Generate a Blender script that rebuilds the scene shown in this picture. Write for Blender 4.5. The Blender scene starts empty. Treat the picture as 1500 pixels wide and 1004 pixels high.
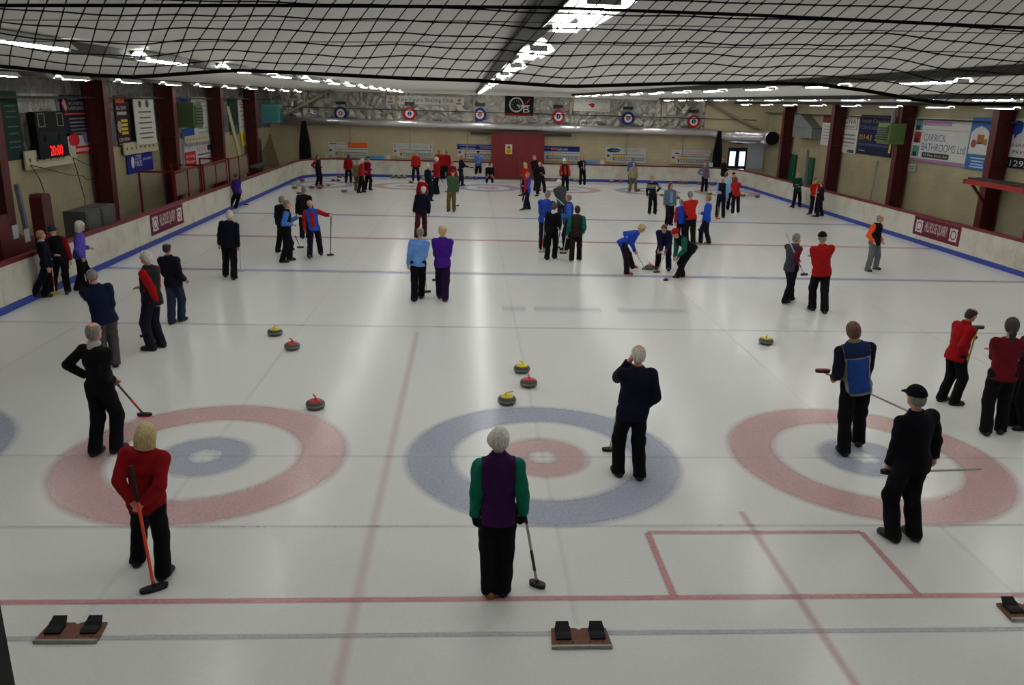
import bpy, math, random
import numpy as np
from mathutils import Matrix, Vector

sc = bpy.context.scene
COL = sc.collection
random.seed(7)
rng = np.random.default_rng(11)

# ------------------------------------------------------------------ camera
CX, CY, CZ, YAW, PIT, ROL, FPX = -3.2725, -9.8076, 4.5879, -0.0588, 0.2939, 0.0279, 1165.2
_c, _s = math.cos(YAW), math.sin(YAW)
FWD = np.array([-_s * math.cos(PIT), _c * math.cos(PIT), -math.sin(PIT)])
_rt = np.array([_c, _s, 0.0]); _up = np.cross(_rt, FWD)
RGT = math.cos(ROL) * _rt + math.sin(ROL) * _up
UPV = -math.sin(ROL) * _rt + math.cos(ROL) * _up
CAMP = np.array([CX, CY, CZ])
cam_d = bpy.data.cameras.new('camera'); cam = bpy.data.objects.new('camera', cam_d); COL.objects.link(cam)
cam_d.sensor_width = 36.0; cam_d.sensor_fit = 'HORIZONTAL'; cam_d.lens = FPX / 1500 * 36
cam_d.clip_start = 0.05; cam_d.clip_end = 200
M4 = Matrix.Identity(4)
for i in range(3):
    M4[i][0] = RGT[i]; M4[i][1] = UPV[i]; M4[i][2] = -FWD[i]; M4[i][3] = CAMP[i]
cam.matrix_world = M4
sc.camera = cam

# measured places: a photo point on a known plane of the hall
def _ray(x, y): return FWD + RGT * (x - 750) / FPX + UPV * (502 - y) / FPX
def gz(x, y, z=0.0):
    d = _ray(x, y); return CAMP + d * ((z - CZ) / d[2])
def gy(x, y, Y):
    d = _ray(x, y); return CAMP + d * ((Y - CY) / d[1])
def gx(x, y, X):
    d = _ray(x, y); return CAMP + d * ((X - CX) / d[0])

# ------------------------------------------------------------------ light and exposure
w = bpy.data.worlds.new('hall_ambient'); sc.world = w; w.use_nodes = True
w.node_tree.nodes['Background'].inputs[0].default_value = (0.55, 0.58, 0.62, 1)
w.node_tree.nodes['Background'].inputs[1].default_value = 0.02
LAMP_STRENGTH = 40.0
sc.view_settings.view_transform = 'Standard'
sc.view_settings.look = 'None'
sc.view_settings.exposure = 0.0
sc.view_settings.gamma = 1.0
sc.view_settings.use_curve_mapping = False

# ------------------------------------------------------------------ materials
def lin(c):
    return tuple(((v / 255) / 12.92 if v / 255 <= 0.04045 else ((v / 255 + 0.055) / 1.055) ** 2.4) for v in c)
_mats = {}
def mat(name, rgb, rough=0.7, metal=0.0, emit=0.0, var=0.12, scale=8.0, bump=0.0, bscale=30.0, spec=0.4, dirt=None, coat=0.0):
    """principled material with a little procedural colour variation and relief; rgb in 0..255 sRGB"""
    key = (name, tuple(rgb), rough, metal, emit, var, scale, bump, bscale, dirt)
    if key in _mats: return _mats[key]
    m = bpy.data.materials.new(name); m.use_nodes = True
    nt = m.node_tree; b = nt.nodes['Principled BSDF']
    L = lin(rgb)
    b.inputs['Roughness'].default_value = rough; b.inputs['Metallic'].default_value = metal
    b.inputs['Specular IOR Level'].default_value = spec
    if coat: b.inputs['Coat Weight'].default_value = coat
    if emit > 0:
        b.inputs['Base Color'].default_value = (*L, 1)
        b.inputs['Emission Color'].default_value = (*L, 1); b.inputs['Emission Strength'].default_value = emit
        _mats[key] = m; return m
    tc = nt.nodes.new('ShaderNodeTexCoord')
    n = nt.nodes.new('ShaderNodeTexNoise'); n.inputs['Scale'].default_value = scale; n.inputs['Detail'].default_value = 4
    nt.links.new(tc.outputs['Object'], n.inputs['Vector'])
    mr = nt.nodes.new('ShaderNodeMapRange'); mr.inputs[1].default_value = 0.3; mr.inputs[2].default_value = 0.7
    mr.inputs[3].default_value = 1 - var; mr.inputs[4].default_value = 1 + var
    nt.links.new(n.outputs['Fac'], mr.inputs[0])
    mx = nt.nodes.new('ShaderNodeMix'); mx.data_type = 'RGBA'; mx.blend_type = 'MULTIPLY'; mx.inputs[0].default_value = 1
    mx.inputs[6].default_value = (*L, 1)
    nt.links.new(mr.outputs[0], mx.inputs[7])
    out = mx.outputs[2]
    if dirt:
        n2 = nt.nodes.new('ShaderNodeTexNoise'); n2.inputs['Scale'].default_value = dirt[1]; n2.inputs['Detail'].default_value = 8
        n2.inputs['Roughness'].default_value = 0.7
        nt.links.new(tc.outputs['Object'], n2.inputs['Vector'])
        r2 = nt.nodes.new('ShaderNodeMapRange'); r2.inputs[1].default_value = 0.48; r2.inputs[2].default_value = 0.72
        r2.inputs[4].default_value = dirt[2]
        nt.links.new(n2.outputs['Fac'], r2.inputs[0])
        m2 = nt.nodes.new('ShaderNodeMix'); m2.data_type = 'RGBA'
        m2.inputs[7].default_value = (*lin(dirt[0]), 1)
        nt.links.new(out, m2.inputs[6]); nt.links.new(r2.outputs[0], m2.inputs[0]); out = m2.outputs[2]
    nt.links.new(out, b.inputs['Base Color'])
    if bump:
        n3 = nt.nodes.new('ShaderNodeTexNoise'); n3.inputs['Scale'].default_value = bscale; n3.inputs['Detail'].default_value = 5
        nt.links.new(tc.outputs['Object'], n3.inputs['Vector'])
        bp = nt.nodes.new('ShaderNodeBump'); bp.inputs['Strength'].default_value = bump; bp.inputs['Distance'].default_value = 0.05
        nt.links.new(n3.outputs['Fac'], bp.inputs['Height']); nt.links.new(bp.outputs[0], b.inputs['Normal'])
    _mats[key] = m
    return m
def cloth(rgb):
    if rgb[0] > 130 and rgb[1] < 62 and rgb[2] < 62: rgb = tuple(int(v * .82) for v in rgb)   # dyed reds are deep
    return mat('cloth', rgb, 0.92, var=0.14, scale=14, bump=0.25, bscale=90, spec=0.15)
def paint(rgb, rough=0.55): return mat('paint', rgb, rough, var=0.06, scale=5, spec=0.35)
def ink(rgb): return mat('print', rgb, 0.7, var=0.03, scale=4, spec=0.2)

# ------------------------------------------------------------------ object helpers
def tag(o, label=None, cat=None, group=None, kind=None):
    if label: o['label'] = label
    if cat: o['category'] = cat
    if group: o['group'] = group
    if kind: o['kind'] = kind
    return o
def empty(name, loc=(0, 0, 0), rz=0.0, label=None, cat=None, group=None, kind=None):
    o = bpy.data.objects.new(name, None); COL.objects.link(o)
    o.location = Vector([float(v) for v in loc]); o.rotation_euler = (0, 0, rz); o.empty_display_size = 0.1
    return tag(o, label, cat, group, kind)
def link(name, me, m=None, parent=None, loc=None, smooth=False):
    if m is not None and not me.materials: me.materials.append(m)
    if smooth: me.polygons.foreach_set('use_smooth', [True] * len(me.polygons))
    o = bpy.data.objects.new(name, me); COL.objects.link(o)
    if parent: o.parent = parent
    if loc is not None: o.location = Vector([float(v) for v in loc])
    return o
def copy_tree(o, parent=None):
    c = o.copy(); COL.objects.link(c); c.parent = parent
    for ch in o.children: copy_tree(ch, c)
    return c

class MB:
    """collects shapes for one mesh"""
    def __init__(self): self.v = []; self.f = []
    def add(self, vs, fs):
        n = len(self.v); self.v += [tuple(float(q) for q in p) for p in vs]; self.f += [tuple(i + n for i in f) for f in fs]; return self
    def box(self, a, b):
        x0, y0, z0 = a; x1, y1, z1 = b
        x0, x1 = min(x0, x1), max(x0, x1); y0, y1 = min(y0, y1), max(y0, y1); z0, z1 = min(z0, z1), max(z0, z1)
        return self.add([(x0,y0,z0),(x1,y0,z0),(x1,y1,z0),(x0,y1,z0),(x0,y0,z1),(x1,y0,z1),(x1,y1,z1),(x0,y1,z1)],
                 [(0,3,2,1),(4,5,6,7),(0,1,5,4),(1,2,6,5),(2,3,7,6),(3,0,4,7)])
    def bar(self, a, b, w, h=None, up=(0, 0, 1)):
        """box beam from a to b"""
        h = h or w; a = Vector(a); b = Vector(b); d = (b - a).normalized(); u = Vector(up)
        if abs(d.dot(u)) > 0.98: u = Vector((1, 0, 0))
        s = d.cross(u).normalized() * w / 2; t = s.cross(d).normalized() * h / 2
        vs = [a - s - t, a + s - t, a + s + t, a - s + t, b - s - t, b + s - t, b + s + t, b - s + t]
        return self.add(vs, [(0,1,2,3),(7,6,5,4),(0,4,5,1),(1,5,6,2),(2,6,7,3),(3,7,4,0)])
    def tube(self, pts, r, n=6, caps=True):
        pts = [Vector([float(q) for q in p]) for p in pts]; rs = r if isinstance(r, (list, tuple)) else [r] * len(pts)
        vs = []; prev = None
        for i, p in enumerate(pts):
            d = (pts[min(i + 1, len(pts) - 1)] - pts[max(i - 1, 0)]).normalized()
            if prev is None:
                u = Vector((0, 0, 1)) if abs(d.z) < 0.9 else Vector((1, 0, 0))
            else: u = prev
            s = d.cross(u).normalized(); t = s.cross(d).normalized(); prev = t
            for k in range(n):
                a = 2 * math.pi * k / n
                vs.append(p + (s * math.cos(a) + t * math.sin(a)) * rs[i])
        fs = []
        for i in range(len(pts) - 1):
            for k in range(n):
                fs.append((i*n + k, i*n + (k+1) % n, (i+1)*n + (k+1) % n, (i+1)*n + k))
        if caps: fs += [tuple(range(n))[::-1], tuple((len(pts)-1)*n + k for k in range(n))]
        return self.add(vs, fs)
    def lathe(self, prof, n=24, c=(0, 0, 0)):
        """prof: (r, z) from bottom to top"""
        vs = []; fs = []
        for r, z in prof:
            for k in range(n):
                a = 2 * math.pi * k / n; vs.append((c[0] + r * math.cos(a), c[1] + r * math.sin(a), c[2] + z))
        for i in range(len(prof) - 1):
            for k in range(n): fs.append((i*n + k, i*n + (k+1) % n, (i+1)*n + (k+1) % n, (i+1)*n + k))
        fs += [tuple(range(n))[::-1], tuple((len(prof)-1)*n + k for k in range(n))]
        return self.add(vs, fs)
    def prism(self, poly, axis, a, b):
        """extrude a 2D polygon (counter-clockwise) along an axis 'x','y' or 'z'"""
        n = len(poly)
        def P(u, v, t): return {'x': (t, u, v), 'y': (u, t, v), 'z': (u, v, t)}[axis]
        vs = [P(u, v, a) for u, v in poly] + [P(u, v, b) for u, v in poly]
        fs = [tuple(range(n))[::-1], tuple(range(n, 2*n))] + [(k, (k+1) % n, n + (k+1) % n, n + k) for k in range(n)]
        return self.add(vs, fs)
    def mesh(self, name='mesh'):
        me = bpy.data.meshes.new(name); me.from_pydata(self.v, [], self.f); me.validate(); me.update()
        return me
    def build(self, name, m, parent=None, loc=None, smooth=False):
        return link(name, self.mesh(name), m, parent, loc, smooth)
def bevelled(o, w=0.01, seg=2):
    md = o.modifiers.new('bevel', 'BEVEL'); md.width = w; md.segments = seg; md.limit_method = 'ANGLE'
    return o

# text as flat print
_txt = {}
def text_mesh(s):
    if s in _txt: return _txt[s]
    cu = bpy.data.curves.new('lettering', 'FONT'); cu.body = s; cu.size = 1.0; cu.resolution_u = 3
    o = bpy.data.objects.new('lettering', cu); COL.objects.link(o)
    dg = bpy.context.evaluated_depsgraph_get(); dg.update()
    me = bpy.data.meshes.new_from_object(o.evaluated_get(dg))
    bpy.data.objects.remove(o); bpy.data.curves.remove(cu)
    v = np.zeros(len(me.vertices) * 3); me.vertices.foreach_get('co', v); v = v.reshape(-1, 3)
    f = [tuple(p.vertices) for p in me.polygons]; bpy.data.meshes.remove(me)
    lo = v.min(0); hi = v.max(0)
    v = (v - lo) / np.maximum(hi - lo, 1e-6)
    _txt[s] = (v[:, :2], f); return _txt[s]
class Panel:
    """a flat sign: origin = top-left corner, u right, d down, n towards the viewer"""
    def __init__(self, root, o, u, n, wd, ht, up=(0, 0, 1), base=None):
        self.r = root; self.o = Vector(o); self.u = Vector(u).normalized(); self.n = Vector(n).normalized()
        self.up = Vector(up); self.w = wd; self.h = ht; self.z = 0.0
    def P(self, a, b, t): return self.o + self.u * (a * self.w) - self.up * (b * self.h) + self.n * t
    def rect(self, a0, b0, a1, b1, rgb, name='panel', t=None, thick=0.004, m=None):
        base = self.z if t is None else t
        vs = [self.P(a, b, q) for q in (base, base + thick) for a, b in ((a0, b1), (a1, b1), (a1, b0), (a0, b0))]
        fs = [(3,2,1,0), (4,5,6,7), (0,1,5,4), (1,2,6,5), (2,3,7,6), (3,0,4,7)]
        L = [Vector(v) - self.r.location for v in vs]
        return MB().add(L, fs).build(name, m or ink(rgb), self.r)
    def disc(self, a, b, ra, rgb, name='disc', t=None, thick=0.004, rb=None, seg=28, m=None, hole=0.0):
        base = self.z if t is None else t; rb = rb or ra
        vs = []; fs = []
        for q in (base, base + thick):
            for k in range(seg):
                an = 2 * math.pi * k / seg
                vs.append(self.P(a, b, q) + self.u * (ra * math.cos(an)) + self.up * (rb * math.sin(an)) - self.r.location)
            if hole:
                for k in range(seg):
                    an = 2 * math.pi * k / seg
                    vs.append(self.P(a, b, q) + self.u * (hole * ra * math.cos(an)) + self.up * (hole * rb * math.sin(an)) - self.r.location)
        if hole:
            s2 = 2 * seg
            for k in range(seg):
                j = (k + 1) % seg
                fs += [(k, j, s2 + j, s2 + k), (s2 + k, s2 + j, s2 + seg + j, s2 + seg + k), (seg + k, s2 + seg + k, s2 + seg + j, seg + j), (k, seg + k, seg + j, j)]
        else:
            fs = [tuple(range(seg))[::-1], tuple(range(seg, 2 * seg))] + [(k, (k+1) % seg, seg + (k+1) % seg, seg + k) for k in range(seg)]
        return MB().add(vs, fs).build(name, m or ink(rgb), self.r)
    def text(self, a0, b0, a1, b1, s, rgb, name='lettering', t=None, m=None):
        v, f = text_mesh(s); base = (self.z if t is None else t)
        L = [self.P(a0 + (a1 - a0) * x, b1 + (b0 - b1) * y, base) - self.r.location for x, y in v]
        return MB().add(L, f).build(name, m or ink(rgb), self.r)
    def poly(self, pts, rgb, name='emblem', t=None, thick=0.004):
        base = self.z if t is None else t; n = len(pts)
        L = [self.P(a, b, q) - self.r.location for q in (base, base + thick) for a, b in pts]
        return MB().add(L, [tuple(range(n))[::-1], tuple(range(n, 2*n))] + [(k, (k+1) % n, n + (k+1) % n, n + k) for k in range(n)]).build(name, ink(rgb), self.r)
# ------------------------------------------------------------------ the hall: ice, walls, ceiling
HW_L, HW_R, FARB, WALL_X, FARW = -13.05, 13.2, 39.7, 15.3, 40.75
def ice_material(name, tint=None, feather=False):
    m = bpy.data.materials.new(name); m.use_nodes = True; nt = m.node_tree; b = nt.nodes['Principled BSDF']
    geo = nt.nodes.new('ShaderNodeNewGeometry')
    n1 = nt.nodes.new('ShaderNodeTexNoise'); n1.inputs['Scale'].default_value = 0.35; n1.inputs['Detail'].default_value = 6
    n2 = nt.nodes.new('ShaderNodeTexNoise'); n2.inputs['Scale'].default_value = 26; n2.inputs['Detail'].default_value = 5
    # long faint scraper streaks down the sheets
    mp = nt.nodes.new('ShaderNodeMapping'); mp.inputs['Scale'].default_value = (1.6, 0.06, 1)
    n3 = nt.nodes.new('ShaderNodeTexNoise'); n3.inputs['Scale'].default_value = 1.0; n3.inputs['Detail'].default_value = 5
    nt.links.new(geo.outputs['Position'], mp.inputs[0]); nt.links.new(mp.outputs[0], n3.inputs['Vector'])
    for n in (n1, n2): nt.links.new(geo.outputs['Position'], n.inputs['Vector'])
    def rng_(src, lo, hi, a, c):
        r = nt.nodes.new('ShaderNodeMapRange'); r.inputs[1].default_value = lo; r.inputs[2].default_value = hi
        r.inputs[3].default_value = a; r.inputs[4].default_value = c; nt.links.new(src, r.inputs[0]); return r.outputs[0]
    def mul(a, c):
        k = nt.nodes.new('ShaderNodeMath'); k.operation = 'MULTIPLY'; nt.links.new(a, k.inputs[0]); nt.links.new(c, k.inputs[1]); return k.outputs[0]
    f = mul(mul(rng_(n1.outputs['Fac'], .2, .8, .98, 1.02), rng_(n2.outputs['Fac'], .2, .8, .96, 1.04)), rng_(n3.outputs['Fac'], .3, .7, .985, 1.012))
    mx = nt.nodes.new('ShaderNodeMix'); mx.data_type = 'RGBA'; mx.blend_type = 'MULTIPLY'; mx.inputs[0].default_value = 1
    mx.inputs[6].default_value = (*lin(tint or (230, 231, 228)), 1); nt.links.new(f, mx.inputs[7])
    nt.links.new(mx.outputs[2], b.inputs['Base Color'])
    nt.links.new(rng_(n1.outputs['Fac'], .2, .8, .19, .22), b.inputs['Roughness'])
    b.inputs['IOR'].default_value = 1.31; b.inputs['Specular IOR Level'].default_value = 0.5
    bp = nt.nodes.new('ShaderNodeBump'); bp.inputs['Strength'].default_value = 0.06; bp.inputs['Distance'].default_value = 0.01
    n4 = nt.nodes.new('ShaderNodeTexNoise'); n4.inputs['Scale'].default_value = 60
    nt.links.new(geo.outputs['Position'], n4.inputs['Vector']); nt.links.new(n4.outputs['Fac'], bp.inputs['Height'])
    nt.links.new(bp.outputs[0], b.inputs['Normal'])
    if feather:
        at = nt.nodes.new('ShaderNodeAttribute'); at.attribute_name = 'wear'
        wn = rng_(n2.outputs['Fac'], .25, .6, .72, 1.0)
        nt.links.new(mul(at.outputs['Fac'], wn), b.inputs['Alpha'])
    return m
ICE = ice_material('ice')
ICE_RED = ice_material('ice_red', (222, 176, 178), True)
ICE_BLUE = ice_material('ice_blue', (178, 184, 206), True)
ICE_LINE_RED = ice_material('ice_line_red', (214, 148, 154), True)
ICE_LINE_BLUE = ice_material('ice_line_blue', (176, 180, 212), True)
ICE_GREY = ice_material('ice_line_grey', (198, 203, 206), True)

MB().box((HW_L - .02, -7, -.2), (HW_R + .02, FARB + .05, 0)).build('floor', ICE)['kind'] = 'structure'
WALK = mat('rubber_walkway', (58, 56, 54), 0.85, var=.15, scale=3)
for nm, a, b in (('floor_walkway_left', (-WALL_X, -7), (HW_L - .02, FARW)), ('floor_walkway_right', (HW_R + .02, -7), (WALL_X, FARW)),
                 ('floor_walkway_far', (HW_L - .02, FARB + .05), (HW_R + .02, FARW))):
    MB().box((a[0], a[1], -.2), (b[0], b[1], -.01)).build(nm, WALK)['kind'] = 'structure'

def feathered(name, loops, m, z, kind='structure', label=None, cat=None, parent=None):
    """loops: list of (closed point list, wear value) joined ring to ring"""
    vs = []; fs = []; al = []
    n = len(loops[0][0])
    for pts, a in loops: vs += [(x, y, z) for x, y in pts]; al += [a] * n
    for i in range(len(loops) - 1):
        for k in range(n):
            j = (k + 1) % n; fs.append((i*n + k, i*n + j, (i+1)*n + j, (i+1)*n + k))
    me = bpy.data.meshes.new(name); me.from_pydata(vs, [], fs); me.update()
    at = me.attributes.new('wear', 'FLOAT', 'POINT'); at.data.foreach_set('value', al)
    # faces up
    if me.polygons[0].normal.z < 0: me.flip_normals()
    o = link(name, me, m, parent)
    if kind: o['kind'] = kind
    if label: tag(o, label, cat)
    return o
def ring(name, cx, cy, r0, r1, m, z, parent, soft=.075, w=.72):
    n = 72
    def c(r): return [(cx + r * math.cos(2*math.pi*k/n), cy + r * math.sin(2*math.pi*k/n)) for k in range(n)]
    L = [(c(max(r0 - soft, .001)), 0.0), (c(r0 + soft), w), (c(r1 - soft), w), (c(r1 + soft), 0.0)] if r0 > 0 else [(c(.002), w), (c(r1 - soft), w), (c(r1 + soft), 0)]
    return feathered(name, L, m, z, None, parent=parent)
def line(name, a, b, wd, m, z=.0015, w=.8, soft=None):
    soft = soft if soft is not None else wd * .35
    a = Vector(a); b = Vector(b); d = (b - a).normalized(); s = Vector((-d.y, d.x))
    def r(h):
        # a strip cut in pieces so that wear can run along it
        return [tuple(a + s * h), tuple(b + s * h)]
    vs = []; al = []
    for h, q in ((-wd/2 - soft, 0), (-wd/2 + soft*.3, w), (wd/2 - soft*.3, w), (wd/2 + soft, 0)):
        for p in r(h): vs.append((p[0], p[1], z)); al.append(q)
    fs = [(0,1,3,2), (2,3,5,4), (4,5,7,6)]
    me = bpy.data.meshes.new(name); me.from_pydata(vs, [], fs); me.update()
    if me.polygons[0].normal.z < 0: me.flip_normals()
    me.attributes.new('wear', 'FLOAT', 'POINT').data.foreach_set('value', al)
    o = link(name, me, m); o['kind'] = 'structure'; return o

SP = 4.4745
for k in range(6):
    X = (k - 2.5) * SP
    for end, Y in (('near', 0.0), ('far', 34.75)):
        if end == 'near' and k > 3: continue
        blue = (k % 2 == 0)
        lab = {0: 'first', 1: 'second', 2: 'third', 3: 'fourth', 4: 'fifth', 5: 'sixth'}[k]
        if end == 'near':
            lb = ['faded blue curling house ring cut off by the left edge of the picture', 'faded red curling house with blue centre behind the red-jacketed woman',
                  'large faded blue curling house with pale red centre in the foreground', 'faded red curling house under the man in the blue-backed vest'][k]
        else:
            lb = '%s curling house from the left at the far end, faint %s outer ring' % (lab, 'blue' if blue else 'red')
        r = empty('curling_house', (X, Y, 0), 0, lb, 'ice marking', 'curling houses on the ice')
        A, B = (ICE_BLUE, ICE_RED) if blue else (ICE_RED, ICE_BLUE)
        ring('outer_ring', 0, 0, 1.22, 1.83, A, .002, r)
        ring('inner_ring', 0, 0, .17, .61, B, .002, r, w=.62)
    line('trim_centre_line', (X, -3.6), (X, 38.3), .03, ICE_GREY, .001, .12, .03)
for Y, m, wd, w in ((-1.83, ICE_GREY, .035, .38), (0, ICE_GREY, .035, .26), (6.4, ICE_GREY, .08, .36), (28.35, ICE_GREY, .08, .2), (34.75, ICE_GREY, .03, .2), (-3.73, ICE_GREY, .045, .75),
                 (11.875, ICE_LINE_BLUE, .22, .66), (22.95, ICE_LINE_BLUE, .24, .85), (17.4, ICE_LINE_RED, .22, .66), (-3.2, ICE_LINE_RED, .055, .8), (37.95, ICE_LINE_RED, .06, .7)):
    line('trim_ice_line', (HW_L + .02, Y), (HW_R - .02, Y), wd, m, .003, w, max(wd * .5, .025))
for a, b in (((-1.23, -3.2), (-1.23, -1.98)), ((1.23, -3.2), (1.23, -1.98)), ((-1.23, -1.98), (1.23, -1.98))):
    line('trim_goal_crease', a, b, .05, ICE_LINE_RED, .004, .75, .03)
line('trim_crease_line', (-4.3, -4.6), (-4.3, 6.0), .06, ICE_LINE_RED, .0035, .22, .05)
line('trim_crease_line', (0, -4.6), (0, -1.5), .05, ICE_LINE_RED, .0035, .4, .04)
# faded sponsor lettering frozen into the ice near the middle
for px0, px1, py in ((735, 770, 452), (782, 880, 453), (905, 1005, 455)):
    a = gz(px0, py); b = gz(px1, py); line('trim_faded_lettering', (a[0], a[1]), (b[0], a[1]), .2, ICE_LINE_BLUE, .003, .3, .22)

# --- walls
def wall_material(name, rgb, brick=True):
    m = bpy.data.materials.new(name); m.use_nodes = True; nt = m.node_tree; b = nt.nodes['Principled BSDF']
    geo = nt.nodes.new('ShaderNodeNewGeometry'); sep = nt.nodes.new('ShaderNodeSeparateXYZ'); nt.links.new(geo.outputs['Position'], sep.inputs[0])
    ad = nt.nodes.new('ShaderNodeMath'); ad.operation = 'ADD'; nt.links.new(sep.outputs[0], ad.inputs[0]); nt.links.new(sep.outputs[1], ad.inputs[1])
    cb = nt.nodes.new('ShaderNodeCombineXYZ'); nt.links.new(ad.outputs[0], cb.inputs[0]); nt.links.new(sep.outputs[2], cb.inputs[1])
    br = nt.nodes.new('ShaderNodeTexBrick'); nt.links.new(cb.outputs[0], br.inputs['Vector'])
    L = lin(rgb); br.inputs['Color1'].default_value = (*L, 1); br.inputs['Color2'].default_value = (*[v*.96 for v in L], 1); br.inputs['Mortar'].default_value = (*[v*.86 for v in L], 1)
    br.inputs['Scale'].default_value = 1; br.inputs['Brick Width'].default_value = .45; br.inputs['Row Height'].default_value = .225; br.inputs['Mortar Size'].default_value = .008
    n = nt.nodes.new('ShaderNodeTexNoise'); n.inputs['Scale'].default_value = .9; n.inputs['Detail'].default_value = 7; nt.links.new(geo.outputs['Position'], n.inputs['Vector'])
    mr = nt.nodes.new('ShaderNodeMapRange'); mr.inputs[1].default_value = .3; mr.inputs[2].default_value = .7; mr.inputs[3].default_value = .86; mr.inputs[4].default_value = 1.08; nt.links.new(n.outputs['Fac'], mr.inputs[0])
    mx = nt.nodes.new('ShaderNodeMix'); mx.data_type = 'RGBA'; mx.blend_type = 'MULTIPLY'; mx.inputs[0].default_value = 1
    nt.links.new(br.outputs['Color'], mx.inputs[6]); nt.links.new(mr.outputs[0], mx.inputs[7]); nt.links.new(mx.outputs[2], b.inputs['Base Color'])
    b.inputs['Roughness'].default_value = .75; b.inputs['Specular IOR Level'].default_value = .25
    bp = nt.nodes.new('ShaderNodeBump'); bp.inputs['Strength'].default_value = .3; bp.inputs['Distance'].default_value = .01
    nt.links.new(br.outputs['Fac'], bp.inputs['Height']); bp.invert = True; nt.links.new(bp.outputs[0], b.inputs['Normal'])
    return m
BEIGE = wall_material('cream_blockwork', (160, 151, 120))
BEIGE2 = wall_material('cream_gable', (196, 184, 150))
def foil_material(name, rgb, strength=.9, metal=.75, rough=.42, sc_=1.1):
    m = bpy.data.materials.new(name); m.use_nodes = True; nt = m.node_tree; b = nt.nodes['Principled BSDF']
    geo = nt.nodes.new('ShaderNodeNewGeometry')
    v = nt.nodes.new('ShaderNodeTexNoise'); v.inputs['Scale'].default_value = sc_; v.inputs['Detail'].default_value = 4; v.inputs['Distortion'].default_value = 1.8
    nt.links.new(geo.outputs['Position'], v.inputs['Vector'])
    vo = nt.nodes.new('ShaderNodeTexVoronoi'); vo.inputs['Scale'].default_value = 1.4 * sc_; vo.feature = 'DISTANCE_TO_EDGE'; nt.links.new(geo.outputs['Position'], vo.inputs['Vector'])
    ad = nt.nodes.new('ShaderNodeMath'); ad.operation = 'ADD'; nt.links.new(v.outputs['Fac'], ad.inputs[0]); nt.links.new(vo.outputs['Distance'], ad.inputs[1])
    bp = nt.nodes.new('ShaderNodeBump'); bp.inputs['Strength'].default_value = strength; bp.inputs['Distance'].default_value = .35
    nt.links.new(ad.outputs[0], bp.inputs['Height']); nt.links.new(bp.outputs[0], b.inputs['Normal'])
    b.inputs['Base Color'].default_value = (*lin(rgb), 1); b.inputs['Metallic'].default_value = metal; b.inputs['Roughness'].default_value = rough
    return m
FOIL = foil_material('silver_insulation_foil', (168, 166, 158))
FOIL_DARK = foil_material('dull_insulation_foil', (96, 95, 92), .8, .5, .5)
CEIL = foil_material('white_ceiling_sheet', (244, 244, 238), .1, .0, .45, .6)
def struct(o): o['kind'] = 'structure'; return o
Y0 = -11.0
struct(MB().box((-WALL_X - .2, Y0, -.2), (-WALL_X, FARW, 2.72)).build('wall_left', BEIGE))
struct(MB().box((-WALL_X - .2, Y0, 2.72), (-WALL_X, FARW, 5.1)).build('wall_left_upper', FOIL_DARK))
struct(MB().box((-WALL_X - .05, Y0, 2.68), (-WALL_X + .02, FARW, 2.75)).build('trim_1', BEIGE))
struct(MB().box((WALL_X, Y0, -.2), (WALL_X + .2, FARW, 5.1)).build('wall_right', BEIGE))
struct(MB().box((-WALL_X - .2, FARW, -.2), (WALL_X + .2, FARW + .2, 3.1)).build('wall_far', BEIGE2))
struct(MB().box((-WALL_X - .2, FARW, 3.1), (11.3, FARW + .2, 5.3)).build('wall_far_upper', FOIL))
struct(MB().box((11.3, FARW, 3.1), (WALL_X + .2, FARW + .2, 5.3)).build('wall_far_upper_right', BEIGE2))
struct(MB().box((-WALL_X, FARW - .06, 4.93), (WALL_X, FARW, 5.3)).build('trim_2', CEIL))
# shallow gabled ceiling
def ceil_z(x): return 5.2 - .018 * abs(x)
xs = [-WALL_X - .2, -8, 0, 8, WALL_X + .2]
vs = [(x, y, ceil_z(x) + q) for q in (0, .15) for y in (Y0, FARW + .2) for x in xs]
fs = [(i, i+1, 5+i+1, 5+i) for i in range(4)] + [(10+i, 15+i, 15+i+1, 10+i+1) for i in range(4)] + [(0, 5, 15, 10), (4, 14, 19, 9)] + [(i, 10+i, 11+i, i+1) for i in range(4)] + [(5+i, 6+i, 16+i, 15+i) for i in range(4)]
struct(MB().add(vs, fs).build('ceiling', CEIL))
# window jamb of the viewing gallery at the lower left
p = gy(0, 884, -8.6)
struct(MB().box((p[0] - .14, -8.66, 2.6), (p[0], -8.6, 5.0)).build('window_1', mat('dark_jamb', (22, 18, 22), .6)))

# --- rink boards
BW = mat('board_plastic', (205, 202, 188), .45, var=.05, scale=2, dirt=((150, 128, 92), 1.3, .55))
KICK = mat('blue_kickplate', (40, 62, 150), .5, var=.1, scale=3)
RAIL = mat('maroon_rail', (108, 22, 34), .5, var=.1, scale=4)
RC = 2.6
def board_path():
    pts = [(HW_L, -4.95)]
    y = -4.95
    while y < FARB - RC - .1: y = min(y + 2.4, FARB - RC); pts.append((HW_L, y))
    for k in range(1, 6):
        a = math.pi - math.pi/2 * k / 5; pts.append((HW_L + RC + RC * math.cos(a), FARB - RC + RC * math.sin(a)))
    x = HW_L + RC
    while x < -1.85 - .1: x = min(x + 1.75, -1.85); pts.append((x, FARB))
    pts2 = [(1.2, FARB)]; x = 1.2
    while x < HW_R - RC - .1: x = min(x + 1.75, HW_R - RC); pts2.append((x, FARB))
    for k in range(1, 6):
        a = math.pi/2 - math.pi/2 * k / 5; pts2.append((HW_R - RC + RC * math.cos(a), FARB - RC + RC * math.sin(a)))
    y = FARB - RC
    while y > -4.95 + .1: y = max(y - 2.4, -4.95); pts2.append((HW_R, y))
    return pts, pts2
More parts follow.
